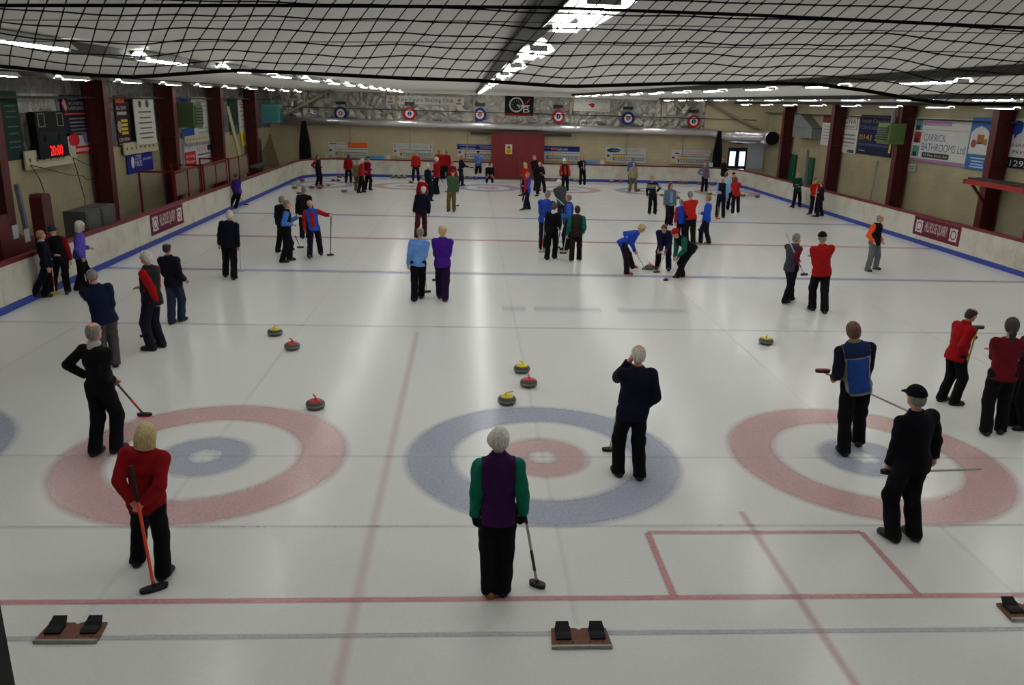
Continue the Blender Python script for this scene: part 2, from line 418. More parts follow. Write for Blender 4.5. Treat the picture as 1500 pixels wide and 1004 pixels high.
for i, pts in enumerate(board_path()):
    root = empty('rink_boards', (0, 0, 0), 0, ['long run of dirty white rink boards on the left and far left', 'long run of dirty white rink boards on the right and far right'][i], 'boards', 'rink boards around the ice')
    for (x0, y0), (x1, y1) in zip(pts[:-1], pts[1:]):
        d = Vector((x1 - x0, y1 - y0, 0)); L = d.length; d.normalize(); out = Vector((-d.y, d.x, 0))
        def seg(name, t0, t1, z0, z1, gap, m):
            a = Vector((x0, y0, 0)) + d * gap; b = Vector((x1, y1, 0)) - d * gap
            vs = [q + out * t + Vector((0, 0, z)) for z in (z0, z1) for q, t in ((a, t0), (b, t0), (b, t1), (a, t1))]
            return MB().add(vs, [(3,2,1,0),(4,5,6,7),(0,1,5,4),(1,2,6,5),(2,3,7,6),(3,0,4,7)]).build(name, m, root)
        seg('board_panel', .0, .1, 0.16, .98, .004, BW)
        seg('kick_plate', -.012, .1, 0, .16, 0, KICK)
        seg('top_rail', -.015, .13, .98, 1.06, 0, RAIL)

# --- steel columns of the portal frames (deeper at the top)
COLR = mat('dark_red_steel', (70, 13, 15), .5, var=.12, scale=3)
COLF = mat('dark_red_flange', (80, 14, 17), .5, var=.12, scale=3)
colY = {-1: [10.7, 16.75, 22.75, 28.85, 34.9], 1: [11.2, 17.45, 23.75, 30.1, 36.5]}
ordn = ['nearest', 'second', 'third', 'fourth', 'farthest']
for sd in (-1, 1):
    for k, Y in enumerate(colY[sd]):
        r = empty('steel_column', (sd * 15.2, Y, 0), 0, '%s dark red steel column along the %s wall' % (ordn[k], 'left' if sd < 0 else 'right'), 'column', 'portal frame columns')
        top = ceil_z(15) - .02
        s = -sd
        MB().prism([(0, 0), (s*.5, 0), (s*.58, top), (0, top)][::1 if s > 0 else -1], 'y', -.03, .03).build('web', COLR, r)
        MB().add([(s*.5, -.17, 0), (s*.53, -.17, 0), (s*.53, .17, 0), (s*.5, .17, 0), (s*.58, -.17, top), (s*.61, -.17, top), (s*.61, .17, top), (s*.58, .17, top)],
                 [(0,3,2,1),(4,5,6,7),(0,1,5,4),(1,2,6,5),(2,3,7,6),(3,0,4,7)]).build('flange', COLF, r)
        MB().box((0, -.17, 0), (s*.03, .17, top)).build('back_flange', COLR, r)
        MB().box((s*.02, -.14, 2.9), (s*.53, .14, 2.93)).build('stiffener', COLR, r)

# ------------------------------------------------------------------ lamps
ROWS = [(-13.2, 4.83), (-7.3, 4.97), (-2.7, 5.02), (3.1, 5.0), (8.5, 4.92), (13.2, 4.8)]
TUBE = bpy.data.materials.new('fluorescent_tube'); TUBE.use_nodes = True
_b = TUBE.node_tree.nodes['Principled BSDF']; _b.inputs['Base Color'].default_value = (1, 1, 1, 1)
_b.inputs['Emission Color'].default_value = (1, .995, .985, 1); _b.inputs['Emission Strength'].default_value = LAMP_STRENGTH
REFL = mat('white_enamel', (225, 226, 222), .4, var=.02)
BEAM = mat('dark_grey_steel', (62, 64, 58), .6, var=.1)
LL = 1.5
proto = empty('strip_light', (0, 0, 0))
# local: origin at the near end, tube along +Y, z=0 at tube centre
MB().add([(-.05, 0, .09), (.05, 0, .09), (.15, 0, -.005), (-.15, 0, -.005), (-.05, LL, .09), (.05, LL, .09), (.15, LL, -.005), (-.15, LL, -.005),
          (-.046, 0, .084), (.046, 0, .084), (.143, 0, -.005), (-.143, 0, -.005), (-.046, LL, .084), (.046, LL, .084), (.143, LL, -.005), (-.143, LL, -.005)],
         [(0,1,5,4),(1,2,6,5),(3,0,4,7),(8,12,13,9),(9,13,14,10),(11,15,12,8),(2,10,14,6),(3,7,15,11),(0,3,11,8),(1,0,8,9),(2,1,9,10),(4,12,15,7),(5,13,12,4),(6,14,13,5)]).build('reflector', REFL, proto)
tb = MB().tube([(0, .03, 0), (0, LL - .03, 0)], .019, 8).mesh('tube')
for dx in (-.055, .055): link('tube', tb, TUBE, proto, (dx, 0, .0))
for dy in (0.0, LL - .03): MB().box((-.075, dy, -.02), (.075, dy + .03, .03)).build('lamp_holder', REFL, proto)
for dy in (.3, LL - .3): MB().tube([(0, dy, .085), (0, dy, .26)], .006, 5).build('hanger', BEAM, proto)
first = True
nth = ['first', 'second', 'third', 'fourth', 'fifth', 'sixth', 'seventh', 'eighth', 'ninth', 'tenth', 'eleventh', 'twelfth', 'thirteenth', 'fourteenth']
rown = ['outermost left', 'second left', 'middle left', 'middle right', 'second right', 'outermost right']
for k, (X, z) in sorted(enumerate(ROWS), key=lambda q: abs(q[1][0])):
    for j in range(-2, 12):
        Y = .7 + 3.42 * j
        if Y < -8.5: continue
        o = proto if first else copy_tree(proto); first = False
        o.location = (X, Y, z)
        if k in (0, 5):                      # the outermost fittings carry a single tube
            tt = [c for c in o.children if c.name.startswith('tube')]
            bpy.data.objects.remove(tt[0]); tt[1].location.x = 0
        q = j + 3
        tag(o, '%s strip light from the camera in the %s ceiling row' % (nth[q - 1], rown[k]), 'light', 'fluorescent strip lights under the ceiling')
    o = empty('ceiling_beam', (X, 0, 0), 0, 'dark steel beam carrying the %s row of strip lights' % rown[k], 'beam', 'beams along the light rows')
    zt = ceil_z(X)
    MB().box((-.2, -8.5, zt - .09), (-.1, FARW - .1, zt)).build('web', BEAM, o)
    MB().box((-.24, -8.5, zt - .11), (-.06, FARW - .1, zt - .09)).build('flange', BEAM, o)
    for j in range(-2, 13): MB().box((-.21, -1 + 3.42*j, zt - .11), (-.09, -.86 + 3.42*j, zt - .06)).build('clamp', BEAM, o)
# ------------------------------------------------------------------ safety net at the near end
NY = -6.4
edge = [(-120, 88), (0, 97), (60, 103), (130, 110), (200, 113), (270, 108), (340, 103), (420, 106), (500, 110), (600, 115), (700, 118), (830, 127), (900, 125),
        (1000, 122), (1100, 121), (1200, 124), (1270, 133), (1340, 146), (1400, 152), (1500, 153), (1640, 150)]
ew = np.array([gy(x, y, NY) for x, y in edge])
netr = empty('safety_net', (0, NY, 4.6), 0, 'black diamond mesh safety net gathered up under the near ceiling', 'net')
NETM = mat('black_netting', (16, 16, 17), .9, var=.05)
def net_pt(x, t):
    zb = np.interp(x, ew[:, 0], ew[:, 2])
    zt = 4.93
    sag = .009 * math.sin(x * 7 + 3 * t) + .006 * math.sin(x * 16 + 9 * t)
    return (CX + (x - CX) * (1 - .27 * t) * (1 + .08 * t) + .24 * t, NY - .92 * t, zb + (zt - zb) * t + sag * max(1 - t, 0) * min(t * 4, 1))
mb = MB(); NR = 12
xsn = np.arange(-7.6, 1.6, .068)
grid = [[Vector(net_pt(x + .005 * math.sin(x * 55 + r), r / 8)) - netr.location for x in xsn] for r in range(NR)]
for r in range(1, NR):
    mb.tube(grid[r], .0023, 4, False)
for c in range(len(xsn)):
    mb.tube([grid[r][c] for r in range(NR)], .0023, 4, False)
for r in range(1, NR):
    for c in range(len(xsn)):
        p = grid[r][c]; q = .0056
        mb.add([p + Vector(v) * q for v in ((1,0,0),(0,1,0),(-1,0,0),(0,-1,0),(0,0,1),(0,0,-1))], [(0,1,4),(1,2,4),(2,3,4),(3,0,4),(1,0,5),(2,1,5),(3,2,5),(0,3,5)])
mb.build('netting', NETM, netr)['kind'] = 'stuff'
MB().tube([g for g in grid[0]], .008, 6).build('edge_rope', NETM, netr)
rp = [gy(x, y, -7.1) for x, y in ((-500, 8), (0, 8), (400, 8), (800, 11), (1100, 22), (1500, 41), (2000, 66))]
tag(MB().tube(rp, .0056, 6).build('net_rope', NETM), 'taut black rope crossing the whole top of the picture', 'rope')
for y0, y1 in ((29, 52), (60, 80)):
    tag(MB().tube([gy(-100, y0, -6.75), gy(700, y0 + 2, -6.75), gy(1600, y1, -6.75)], .0014, 4).build('net_wire', NETM), 'thin dark wire behind the net, %s of the two' % ('upper' if y0 < 40 else 'lower'), 'wire', 'thin wires under the ceiling')

# ------------------------------------------------------------------ signs
def sign_left(name, label, tl, br, X=-15.29, cat='sign', thick=.03, rgb=(200, 200, 195), m=None, group=None):
    a = gx(*tl, X); b = gx(*br, X)
    r = empty(name, (X, min(a[1], b[1]), min(a[2], b[2])), 0, label, cat, group)
    P = Panel(r, (X, a[1], a[2]), (0, 1, 0), (1, 0, 0), b[1] - a[1], a[2] - b[2])
    P.rect(0, 0, 1, 1, rgb, 'panel', 0, thick, m); P.z = thick + .001
    return P
def sign_right(name, label, tl, br, X=15.26, cat='sign', thick=.03, rgb=(200, 200, 195), m=None, group=None):
    a = gx(*tl, X); b = gx(*br, X)
    r = empty(name, (X, min(a[1], b[1]), min(a[2], b[2])), 0, label, cat, group)
    P = Panel(r, (X, a[1], a[2]), (0, -1, 0), (-1, 0, 0), a[1] - b[1], a[2] - b[2])
    P.rect(0, 0, 1, 1, rgb, 'panel', 0, thick, m); P.z = thick + .001
    return P
def sign_far(name, label, tl, br, Y=FARW - .01, cat='sign', thick=.03, rgb=(200, 200, 195), m=None, group=None):
    a = gy(*tl, Y); b = gy(*br, Y)
    r = empty(name, (min(a[0], b[0]), Y, min(a[2], b[2])), 0, label, cat, group)
    P = Panel(r, (a[0], Y, a[2]), (1, 0, 0), (0, -1, 0), b[0] - a[0], a[2] - b[2])
    P.rect(0, 0, 1, 1, rgb, 'panel', 0, thick, m); P.z = thick + .001
    return P
def bars(P, a0, a1, rows, rgb, h=.035, seed=1):
    rr = random.Random(seed)
    for b in rows:
        q = rr.uniform(0, .22) * (a1 - a0)
        P.rect(a0 + q * .6, b, a1 - q * .4, b + h, rgb, 'print_line')

WHITE = (205, 205, 198)
# left wall
P = sign_left('banner', 'dark green banner behind the scoreboard on the left wall', (-6, 133), (36, 233), rgb=(18, 44, 34)); bars(P, .2, .85, [.2, .28, .36, .5, .6, .72, .8], (70, 96, 84), .02, 3)
P = sign_left('plastic_sheet', 'crumpled pale plastic sheet above the red-lit scoreboard', (22, 136), (82, 164), X=-15.295, cat='sheet', thick=.01, m=foil_material('crumpled_plastic', (150, 150, 142), 1.0, 0, .3))
P = sign_left('scoreboard_clock', 'black hockey scoreboard with red lit digits on the left wall', (40, 164), (93, 228), X=-15.24, cat='scoreboard', thick=.18, rgb=(14, 13, 14))
P.rect(.06, .42, .94, .7, (14, 30, 26), 'green_band')
for a in (.07, .7):
    for q in ((a, .03, a + .23, .05), (a, .3, a + .23, .32), (a, .03, a + .025, .32), (a + .205, .03, a + .23, .32)): P.rect(*q, (120, 120, 118), 'digit_frame')
for a in (.2, .68): P.rect(a, .5, a + .03, .66, (110, 115, 112), 'name_strip')
P.text(.35, .73, .78, .95, '20:00', (255, 30, 20), 'lit_digits', m=mat('red_digits', (255, 22, 14), emit=2.2))
P = sign_left('shop_sign', 'black sign with white text and a red line beside the scoreboard', (86, 139), (132, 197), rgb=(15, 15, 22))
P.text(.25, .05, .62, .12, 'AYRSHIRE', (150, 150, 155)); P.text(.25, .16, .97, .24, 'AIR CONDITIONING', (150, 150, 155)); P.text(.25, .28, .95, .36, '& REFRIGERATION', (150, 150, 155))
P.poly([(.03, .2), (.1, .06), (.16, .16), (.2, .3), (.14, .4), (.08, .3)], (190, 120, 130)); P.rect(.08, .44, .9, .48, (190, 50, 42), 'red_line')
bars(P, .15, .95, [.56, .65, .74, .83, .92], (110, 110, 118), .035, 5)
P = sign_left('phone_sign', 'small white and red sign under the black sign', (94, 196), (138, 222), rgb=(190, 188, 186)); P.disc(.28, .32, .34, (185, 26, 32), 'red_oval', rb=.2)
P.poly([(.6, .1), (.85, .05), (.8, .5), (.7, .6), (.62, .4)], (110, 115, 130)); P.rect(0, .64, 1, 1, (165, 28, 30), 'red_band'); P.z += .005; bars(P, .1, .95, [.74], (215, 150, 145), .16, 2)
P = sign_left('shop_sign', 'narrow maroon sign with orange top and yellow lettering block', (165, 140), (191, 214), rgb=(52, 22, 30))
P.rect(.08, .02, .8, .14, (205, 90, 22), 'orange_block'); P.text(.08, .2, .92, .27, 'ALL DAYS', (200, 195, 195)); bars(P, .1, .9, [.31], (170, 165, 168), .06)
for b in (.46, .54, .62, .7): P.rect(.35, b, .9, b + .055, (200, 180, 40), 'yellow_line')
P.disc(.2, .6, .16, (150, 148, 145), 'photo_spot', rb=.2); P.text(.05, .82, .95, .89, '01292 479344', (195, 190, 190)); bars(P, .05, .9, [.93], (160, 150, 155), .03)
P = sign_left('hanging_banner', 'white hanging banner with black text between two red columns', (193, 142), (229, 209), X=-15.1, rgb=(196, 194, 184)); bars(P, .15, .85, [.3, .42, .53, .64, .75, .85], (88, 88, 86), .03, 8)
P.disc(.3, .15, .14, (70, 70, 70), 'emblem', rb=.12); P.disc(.66, .14, .16, (70, 70, 70), 'emblem', rb=.14)
P = sign_left('lottery_sign', 'blue funding sign with white text on the cream left wall', (183, 219), (224, 248), X=-15.27, rgb=(30, 42, 128)); P.disc(.2, .55, .13, (215, 215, 220), 'emblem', rb=.2)
P.text(.3, .28, .56, .48, 'LOTTERY', (215, 215, 225)); P.text(.3, .52, .56, .74, 'FUNDED', (215, 215, 225)); P.text(.6, .4, .95, .58, 'sportscotland', (200, 200, 220))
P = sign_left('letter_sign', 'black letter P on the cream left wall', (236, 217), (246, 228), X=-15.28, thick=.004, rgb=(192, 184, 154)); P.text(.2, .05, .8, .95, 'P', (60, 60, 60))
P = sign_left('small_ad', 'white advert with blue and red text between red columns', (267, 206), (311, 236), X=-15.27, rgb=(196, 196, 196)); P.text(.04, .06, .97, .28, 'Available Now in Kilmarnock', (70, 80, 130))
P.rect(.0, .45, .38, .98, (178, 40, 38), 'red_block'); P.text(.42, .34, .78, .5, 'OUT NOW!', (190, 70, 70)); P.rect(.82, .3, .97, .52, (40, 45, 60), 'dark_block'); bars(P, .45, .95, [.6], (90, 90, 120), .06); P.text(.42, .76, .97, .94, 'Tel: 01563 40507', (180, 80, 90))
P.z += .005; P.text(.06, .55, .34, .7, '& Living', (225, 200, 190)); P.text(.06, .76, .34, .9, 'Design', (225, 200, 190))
P = sign_left('narrow_sign', 'blue and white panel behind the green wall heater', (262, 142), (306, 201), X=-15.29, rgb=(188, 188, 184)); P.rect(0, 0, .38, .2, (32, 50, 130), 'blue_block'); P.rect(0, .72, .42, 1, (28, 60, 140), 'blue_block'); bars(P, .55, .95, [.1, .2, .3, .74, .84], (130, 130, 132), .03)
P = sign_left('dark_panel', 'dark green panel between the far left columns', (333, 143), (349, 196), rgb=(22, 46, 40)); P.rect(.1, .75, .9, .98, (60, 92, 96), 'pale_patch')
P = sign_left('narrow_sign', 'tall white sign with ruled lines at the far left columns', (347, 143), (366, 193), rgb=(190, 190, 186)); P.disc(.5, .08, .3, (40, 50, 90), 'emblem', rb=.1); bars(P, .1, .9, [.18, .26], (180, 80, 80), .03); bars(P, .1, .95, [.38, .5, .62], (90, 90, 95), .02); P.rect(.05, .82, .95, .84, (180, 60, 60), 'red_line')
P = sign_left('warning_sign', 'yellow sign on the far left cream wall', (352, 193), (371, 211), X=-15.27, rgb=(214, 188, 30)); P.disc(.2, .45, .1, (50, 44, 20), 'symbol', rb=.3); P.text(.36, .4, .95, .65, 'NOTICE', (120, 100, 30))
# numbered ledges along the top of the cream blockwork
for tl, br in (((33, 222), (111, 238)), ((179, 210), (230, 220)), ((269, 200), (305, 206))):
    P = sign_left('number_ledge', {33: 'pale ledge with small marks below the lit scoreboard', 179: 'pale ledge with small marks above the blue funding sign', 269: 'pale ledge with small marks above the white advert'}[tl[0]], tl, br, X=-15.2, cat='ledge', thick=.05, rgb=(186, 178, 150))
    for k in range(7): P.rect(.06 + k * .13, .4, .09 + k * .13, .6, (90, 84, 70), 'mark')

# right wall
P = sign_right('narrow_sign', 'brown and white sign half hidden by a right hand column', (1208, 168), (1219, 214), rgb=(190, 190, 186)); P.rect(0, 0, 1, .26, (92, 40, 30), 'brown_block'); bars(P, .1, .8, [.36, .46, .56, .66, .76], (140, 140, 150), .03)
P = sign_right('shop_sign', 'white sign with boxed black wordmark on the right wall', (1234, 168), (1253, 226), rgb=(190, 188, 180)); P.text(.05, .07, .97, .24, 'HOWAT', (40, 40, 40)); 
for q in ((.03, .04, .97, .05), (.08, .36, .92, .37), (.08, .2, .11, .37), (.9, .2, .93, .37)): P.rect(*q, (50, 50, 50), 'border')
bars(P, .15, .85, [.28, .31], (120, 120, 120), .02); bars(P, .05, .92, [.5, .6, .7], (110, 110, 112), .04, 4); P.text(.1, .78, .85, .83, 'www.howat.co.uk', (60, 60, 60)); P.rect(.58, .9, .92, .98, (70, 84, 80), 'dark_block')
P = sign_right('shop_sign', 'dark navy sign with yellow phone number behind the green heater', (1263.5, 168), (1304, 231), rgb=(24, 27, 58)); P.text(.04, .1, .9, .2, 'South Chambers', (110, 110, 70)); P.text(.04, .26, .6, .36, 'Clarkston', (90, 96, 160))
P.text(.03, .5, .75, .63, '0141 221', (190, 168, 40)); P.text(.03, .7, .9, .78, 'www.southchambers.com', (90, 96, 150)); bars(P, .05, .25, [.9], (150, 150, 160), .02); P.rect(.94, .68, .99, .9, (200, 170, 60), 'yellow_tab')
P = sign_right('bathroom_sign', 'large white bathroom shop sign on the right wall', (1343, 172), (1413, 245), rgb=(190, 190, 184))
P.text(.22, .36, .62, .52, 'CARRICK', (70, 88, 128)); P.text(.2, .57, .97, .74, 'BATHROOMS Ltd', (70, 88, 128)); P.rect(.23, .78, .72, .9, (58, 58, 54), 'dark_block'); P.rect(.18, .08, .68, .17, (158, 110, 152), 'mauve_block')
P.rect(0, .93, 1, 1, (150, 112, 152), 'mauve_band'); P.rect(.2, .26, .98, .27, (130, 130, 130), 'rule')
for b, c in ((.04, (90, 130, 135)), (.33, (140, 50, 44)), (.65, (80, 140, 128))):
    P.rect(.03, b, .16, b + .25, c, 'photo_block'); P.rect(.05, b + .14, .12, b + .24, (44, 50, 60), 'photo_detail', P.z + .005)
P.z += .005; P.text(.26, .81, .7, .875, '33 New Road, Ayr', (190, 190, 180)); P.text(.22, .1, .64, .15, 'Bathrooms & Showers', (200, 160, 195))
P = sign_right('photo_sign', 'blue sign with a picture panel beside the white bathroom sign', (1427.5, 172), (1442, 251), rgb=(52, 98, 150)); P.poly([(.04, .7), (.04, .3), (.25, .2), (.5, .16), (.75, .2), (.97, .3), (.97, .7)], (186, 186, 182), 'picture')
P.z += .006; P.rect(.4, .32, .72, .5, (150, 88, 48), 'orange_box'); P.disc(.25, .5, .15, (130, 62, 48), 'red_wheel'); P.disc(.82, .46, .12, (120, 110, 60), 'wheel'); P.disc(.55, .55, .15, (190, 190, 190), 'tub'); P.z -= .006; bars(P, .2, .95, [.76, .82, .88, .93], (170, 185, 205), .025)
P = sign_right('tree_sign', 'white sign with a blue tree cut off by the right picture edge', (1481, 173), (1530, 252), rgb=(192, 192, 190)); P.poly([(.08, .3), (.06, .15), (.18, .04), (.3, .05), (.36, .15), (.34, .28), (.24, .34), (.22, .4), (.19, .4), (.18, .33)], (28, 62, 150), 'tree_emblem')
P.text(.1, .5, .75, .57, 'SHARP &', (66, 66, 70)); P.text(.22, .64, .85, .71, 'PRESTON', (66, 66, 70)); P.rect(0, .78, 1, 1, (20, 20, 22), 'black_band'); P.z += .005; P.text(.04, .84, .8, .96, '01292 -', (200, 200, 200))
P = sign_right('wall_notice', 'small framed notice on the right wall below the bathroom sign', (1331, 240), (1341, 252), X=15.27, rgb=(160, 165, 150)); bars(P, .2, .9, [.2, .5], (70, 80, 80), .12)

# board banners
MAR = (98, 22, 46)
def quarry(P):
    for a in (.13, .87):
        P.disc(a, .5, .23, (212, 204, 206), 'rosette', hole=.72, rb=.23); P.disc(a, .5, .12, (212, 204, 206), 'rosette_core', rb=.12)
        for k in range(4):
            an = math.pi/4 + k * math.pi/2; P.disc(a + .25/ P.w * math.cos(an) , .5 + .25/P.h * math.sin(an), .05, (212, 204, 206), 'rosette_knob', seg=10)
    P.text(.26, .16, .74, .8, 'HILLHOUSE QUARRY', (212, 204, 206))
for sd in (-1, 1):
    X = HW_L + .006 if sd < 0 else HW_R - .006
    r = empty('board_banner', (X, 16.6 if sd < 0 else 17.4, .3), 0, 'maroon quarry advert with white lettering on the %s rink boards' % ('left' if sd < 0 else 'right'), 'banner', 'maroon banners on the rink boards')
    P = Panel(r, (X, 15.2 if sd < 0 else 18.85, .97), (0, -sd, 0), (-sd, 0, 0), 2.9, .66)
    P.rect(0, 0, 1, 1, MAR, 'panel', 0, .006); P.z = .007; quarry(P)

# far wall: sheet number targets
NW = ['one', 'two', 'three', 'four', 'five', 'six']
nums = [(499, 166, 1), (600, 166.5, 0), (703, 168, 1), (818, 171, 0), (920, 173.5, 1), (1016, 178, 0)]
for k, (x, y, blue) in enumerate(nums):
    c = gy(x, y, FARW - .06)
    A, B = ((24, 48, 110), (190, 36, 34)) if blue else ((176, 30, 34), (24, 48, 110))
    r = empty('sheet_target', (c[0], c[1], c[2] - .4), 0, 'round target on the far wall with %s outer ring and figure %s' % ('blue' if blue else 'red', NW[k]), 'target', 'numbered targets on the far wall')
    P = Panel(r, c, (1, 0, 0), (0, -1, 0), 1, 1); 
    P.disc(0, 0, .39, A, 'outer_ring', 0, .04); P.disc(0, 0, .25, (214, 214, 210), 'white_ring', .041); P.disc(0, 0, .13, B, 'bullseye', .046)
    P.text(-.045, -.07, .045, .07, str(k + 1), (220, 220, 215), t=.052)
    MB().box((-.03, .0, .37), (.03, .055, .43)).build('bracket', BEAM, r)
    c2 = gy(x, y - 15, FARW - .13); r2 = empty('light_box', (c2[0], c2[1], c2[2] - .08), 0, 'small dark plate above the target with figure %s' % NW[k], 'plate', 'dark plates above the targets')
    MB().box((-.3, 0, 0), (.3, .06, .16)).build('plate', paint((26, 34, 32)), r2); MB().box((-.02, .06, .06), (.02, .125, .1)).build('bracket', BEAM, r2)
P = sign_far('club_banner', 'long grey figure skating club banner high on the far wall', (566, 139.5), (680, 155), rgb=(186, 184, 176)); P.text(.14, .22, .86, .78, 'Kyle Figure Skating Club', (60, 60, 64))
for a in (.05, .93): P.poly([(a, .6), (a - .02, .3), (a + .02, .15), (a + .03, .35)], (150, 110, 60)); P.rect(a - .035, .72, a + .035, .86, (60, 30, 40), 'caption')
P = sign_far('clock_board', 'black square board with white clock logo on the far wall', (740, 140), (781, 170), rgb=(22, 22, 20))
P.disc(.4, .45, .44, (200, 200, 196), 'clock_ring', hole=.82); P.disc(.4, .45, .3, (24, 24, 24), 'clock_face')
for k in range(12):
    an = k * math.pi / 6; P.disc(.4 + .235 * math.cos(an) / P.w, .45 + .235 * math.sin(an) / P.h, .022, (190, 190, 186), 'hour_mark', P.z + .005, seg=8)
P.poly([(.39, .45), (.41, .43), (.6, .52), (.59, .55)], (210, 210, 206), 'clock_hand', P.z + .006); P.poly([(.39, .44), (.42, .45), (.54, .6), (.51, .62)], (210, 210, 206), 'clock_hand', P.z + .006)
P.rect(.56, .46, .86, .52, (200, 200, 196), 'logo_bar'); P.text(.64, .52, .86, .84, 'B', (200, 200, 196)); P.poly([(.7, .38), (.84, .14), (.9, .14), (.78, .38)], (190, 40, 36), 'red_flash'); P.rect(0, .9, 1, 1, (150, 26, 34), 'red_band')
P = sign_far('club_banner', 'faded white curling club banner right of the clock board', (841, 145), (893, 164), rgb=(196, 194, 188)); P.text(.08, .08, .92, .26, 'Ayr Curling Club', (110, 90, 90)); P.poly([(.5, .3), (.6, .38), (.55, .5), (.58, .62), (.5, .7), (.46, .55), (.38, .42)], (170, 40, 44)); P.text(.06, .78, .94, .9, 'Ayr Curling Rink', (160, 110, 100))

# far wall: score boards
sb = [((480.5, 208), (539, 231)), ((575.5, 209.5), (634, 232)), ((670, 211), (728, 233.5)), ((790.5, 213.5), (848, 236.5)), ((888, 216), (944.5, 239)), ((983.5, 219), (1039, 241.5))]
sbl = ['white and orange topped', 'plain white topped with small crests,', 'blue topped, left of the red door,', 'blue topped, right of the red door,', 'white topped with a green and blue oval,', 'white topped with red script,']
cards = [([2, 3], [2, 3]), ([1, 2], [1, 4, 5]), ([1, 6, 9, 12], [1]), ([3, 5], [2, 5, 9]), ([1, 2, 3, 4, 5], []), ([2, 3, 4], [3, 6])]
for k, (tl, br) in enumerate(sb):
    P = sign_far('score_board', '%s curling score board hung on the far wall' % sbl[k], tl, br, Y=FARW - .02, cat='score board', thick=.05, rgb=(196, 198, 196), group='curling score boards on the far wall')
    if k == 0: P.rect(.5, .0, 1, .36, (226, 96, 34), 'orange_block'); P.rect(.03, .08, .22, .13, (70, 70, 70), 'print_line'); P.rect(.25, .1, .48, .13, (130, 130, 150), 'print_line')
    if k == 1: P.text(.12, .1, .88, .3, 'Leave To The Adamton House', (150, 152, 150)); P.rect(.04, .08, .06, .3, (90, 90, 80), 'crest'); P.rect(.94, .08, .96, .3, (90, 90, 80), 'crest')
    if k in (2, 3): P.rect(0, 0, 1, .36, (34, 40, 118), 'blue_block')
    if k == 2: P.z += .005; bars(P, .03, .48, [.06, .24], (150, 155, 190), .06); bars(P, .52, .97, [.08, .2], (150, 155, 190), .05); P.z -= .005
    if k == 3: P.rect(.28, .1, .42, .26, (220, 96, 60), 'orange_word', P.z + .005); P.text(.43, .1, .7, .28, 'Galbraith', (215, 215, 222), t=P.z + .006); P.rect(.04, .14, .25, .17, (140, 145, 190), 'print_line', P.z + .005)
    if k == 4: P.disc(.19, .18, .42, (24, 62, 92), 'oval', rb=.13); P.text(.15, .14, .34, .22, 'glass', (170, 190, 200), t=P.z + .006); bars(P, .4, .85, [.12, .24], (150, 150, 152), .03)
    if k == 5: P.text(.3, .06, .94, .24, 'J. Paterson & Sons', (200, 90, 100)); P.poly([(.06, .3), (.12, .18), (.2, .24), (.24, .32)], (160, 50, 60)); bars(P, .25, .9, [.3], (200, 130, 140), .03)
    P.rect(.03, .48, .09, .62, (150, 28, 30), 'red_square'); P.rect(.02, .84, .1, .98, (222, 188, 50), 'yellow_square')
    for b in (.45, .66, .84): P.rect(.17, b, .97, b + .025, (34, 34, 38), 'rule')
    for j in range(12): P.text(.185 + .066 * j, .7, .22 + .066 * j + (.015 if j > 8 else 0), .82, str(j + 1), (40, 40, 44), 'score_number')
    for j in cards[k][0]: P.rect(.17 + .066 * (j - 1), .5, .225 + .066 * (j - 1), .64, (228, 190, 40), 'score_card')
    for j in cards[k][1]: P.rect(.17 + .066 * (j - 1), .86, .225 + .066 * (j - 1), .98, (228, 190, 40), 'score_card')

# red double door in the far end
a = gy(722, 196.5, FARB + .2); b = gy(796, 259, FARB + .2)
r = empty('door_1', (0, FARB + .3, 0)); r['kind'] = 'structure'
DR = mat('dark_red_door', (112, 28, 28), .6, var=.08, scale=2)
MB().box((-1.85, -.02, .02), (-.33, .06, 2.66)).build('door_leaf', DR, r); MB().box((-.32, -.02, .02), (1.2, .06, 2.66)).build('door_leaf', DR, r)
MB().box((-1.95, -.05, 0), (-1.85, .1, 2.76)).build('door_frame', DR, r); MB().box((1.2, -.05, 0), (1.3, .1, 2.76)).build('door_frame', DR, r); MB().box((-1.95, -.05, 2.66), (1.3, .1, 2.76)).build('door_frame', DR, r)
MB().box((-3.2, .5, 2.62), (3.0, .62, 2.76)).build('track', BEAM, r)
MB().box((-1.85, -.5, -.02), (1.2, .2, .02)).build('sill', paint((120, 132, 150)), r)
P = sign_far('warning_sign', 'yellow and white warning notice on the red far door', (740.5, 211.5), (750, 226), Y=FARB + .27, rgb=(216, 186, 50), thick=.01); P.rect(0, 0, 1, .5, (206, 204, 190), 'white_half'); P.poly([(.5, .08), (.8, .42), (.2, .42)], (50, 60, 46), 'triangle', P.z + .005); P.rect(.25, .6, .8, .66, (80, 66, 20), 'print_line'); P.rect(.3, .74, .7, .84, (80, 66, 20), 'print_line')

# duct along the far wall, turning to face the rink on the right
DUCT = foil_material('galvanised_duct', (200, 198, 200), .12, .85, .32, 1.5)
e = gy(1131, 203, 38.6)
r = empty('ventilation_duct', (0, 40.35, 3.1), 0, 'long silver ventilation duct across the far wall with black open end', 'duct')
path = [(-14.6, 0, .04), (-8, 0, .04), (0, 0, .0), (8, 0, -.02), (11.5, 0, -.03), (12.4, -.02, e[2] - 3.1), (13.1, -.18, e[2] - 3.1), (e[0] - .3, -.7, e[2] - 3.1), (e[0], -1.3, e[2] - 3.1), (e[0], -1.75, e[2] - 3.1)]
MB().tube(path, [.23] * 4 + [.24, .3, .36, .4, .42, .42], 18).build('pipe', DUCT, r, smooth=True)
MB().tube([(e[0], -1.74, e[2] - 3.1), (e[0], -1.79, e[2] - 3.1)], .4, 18).build('black_mouth', mat('black_mouth', (8, 8, 9), .9), r)
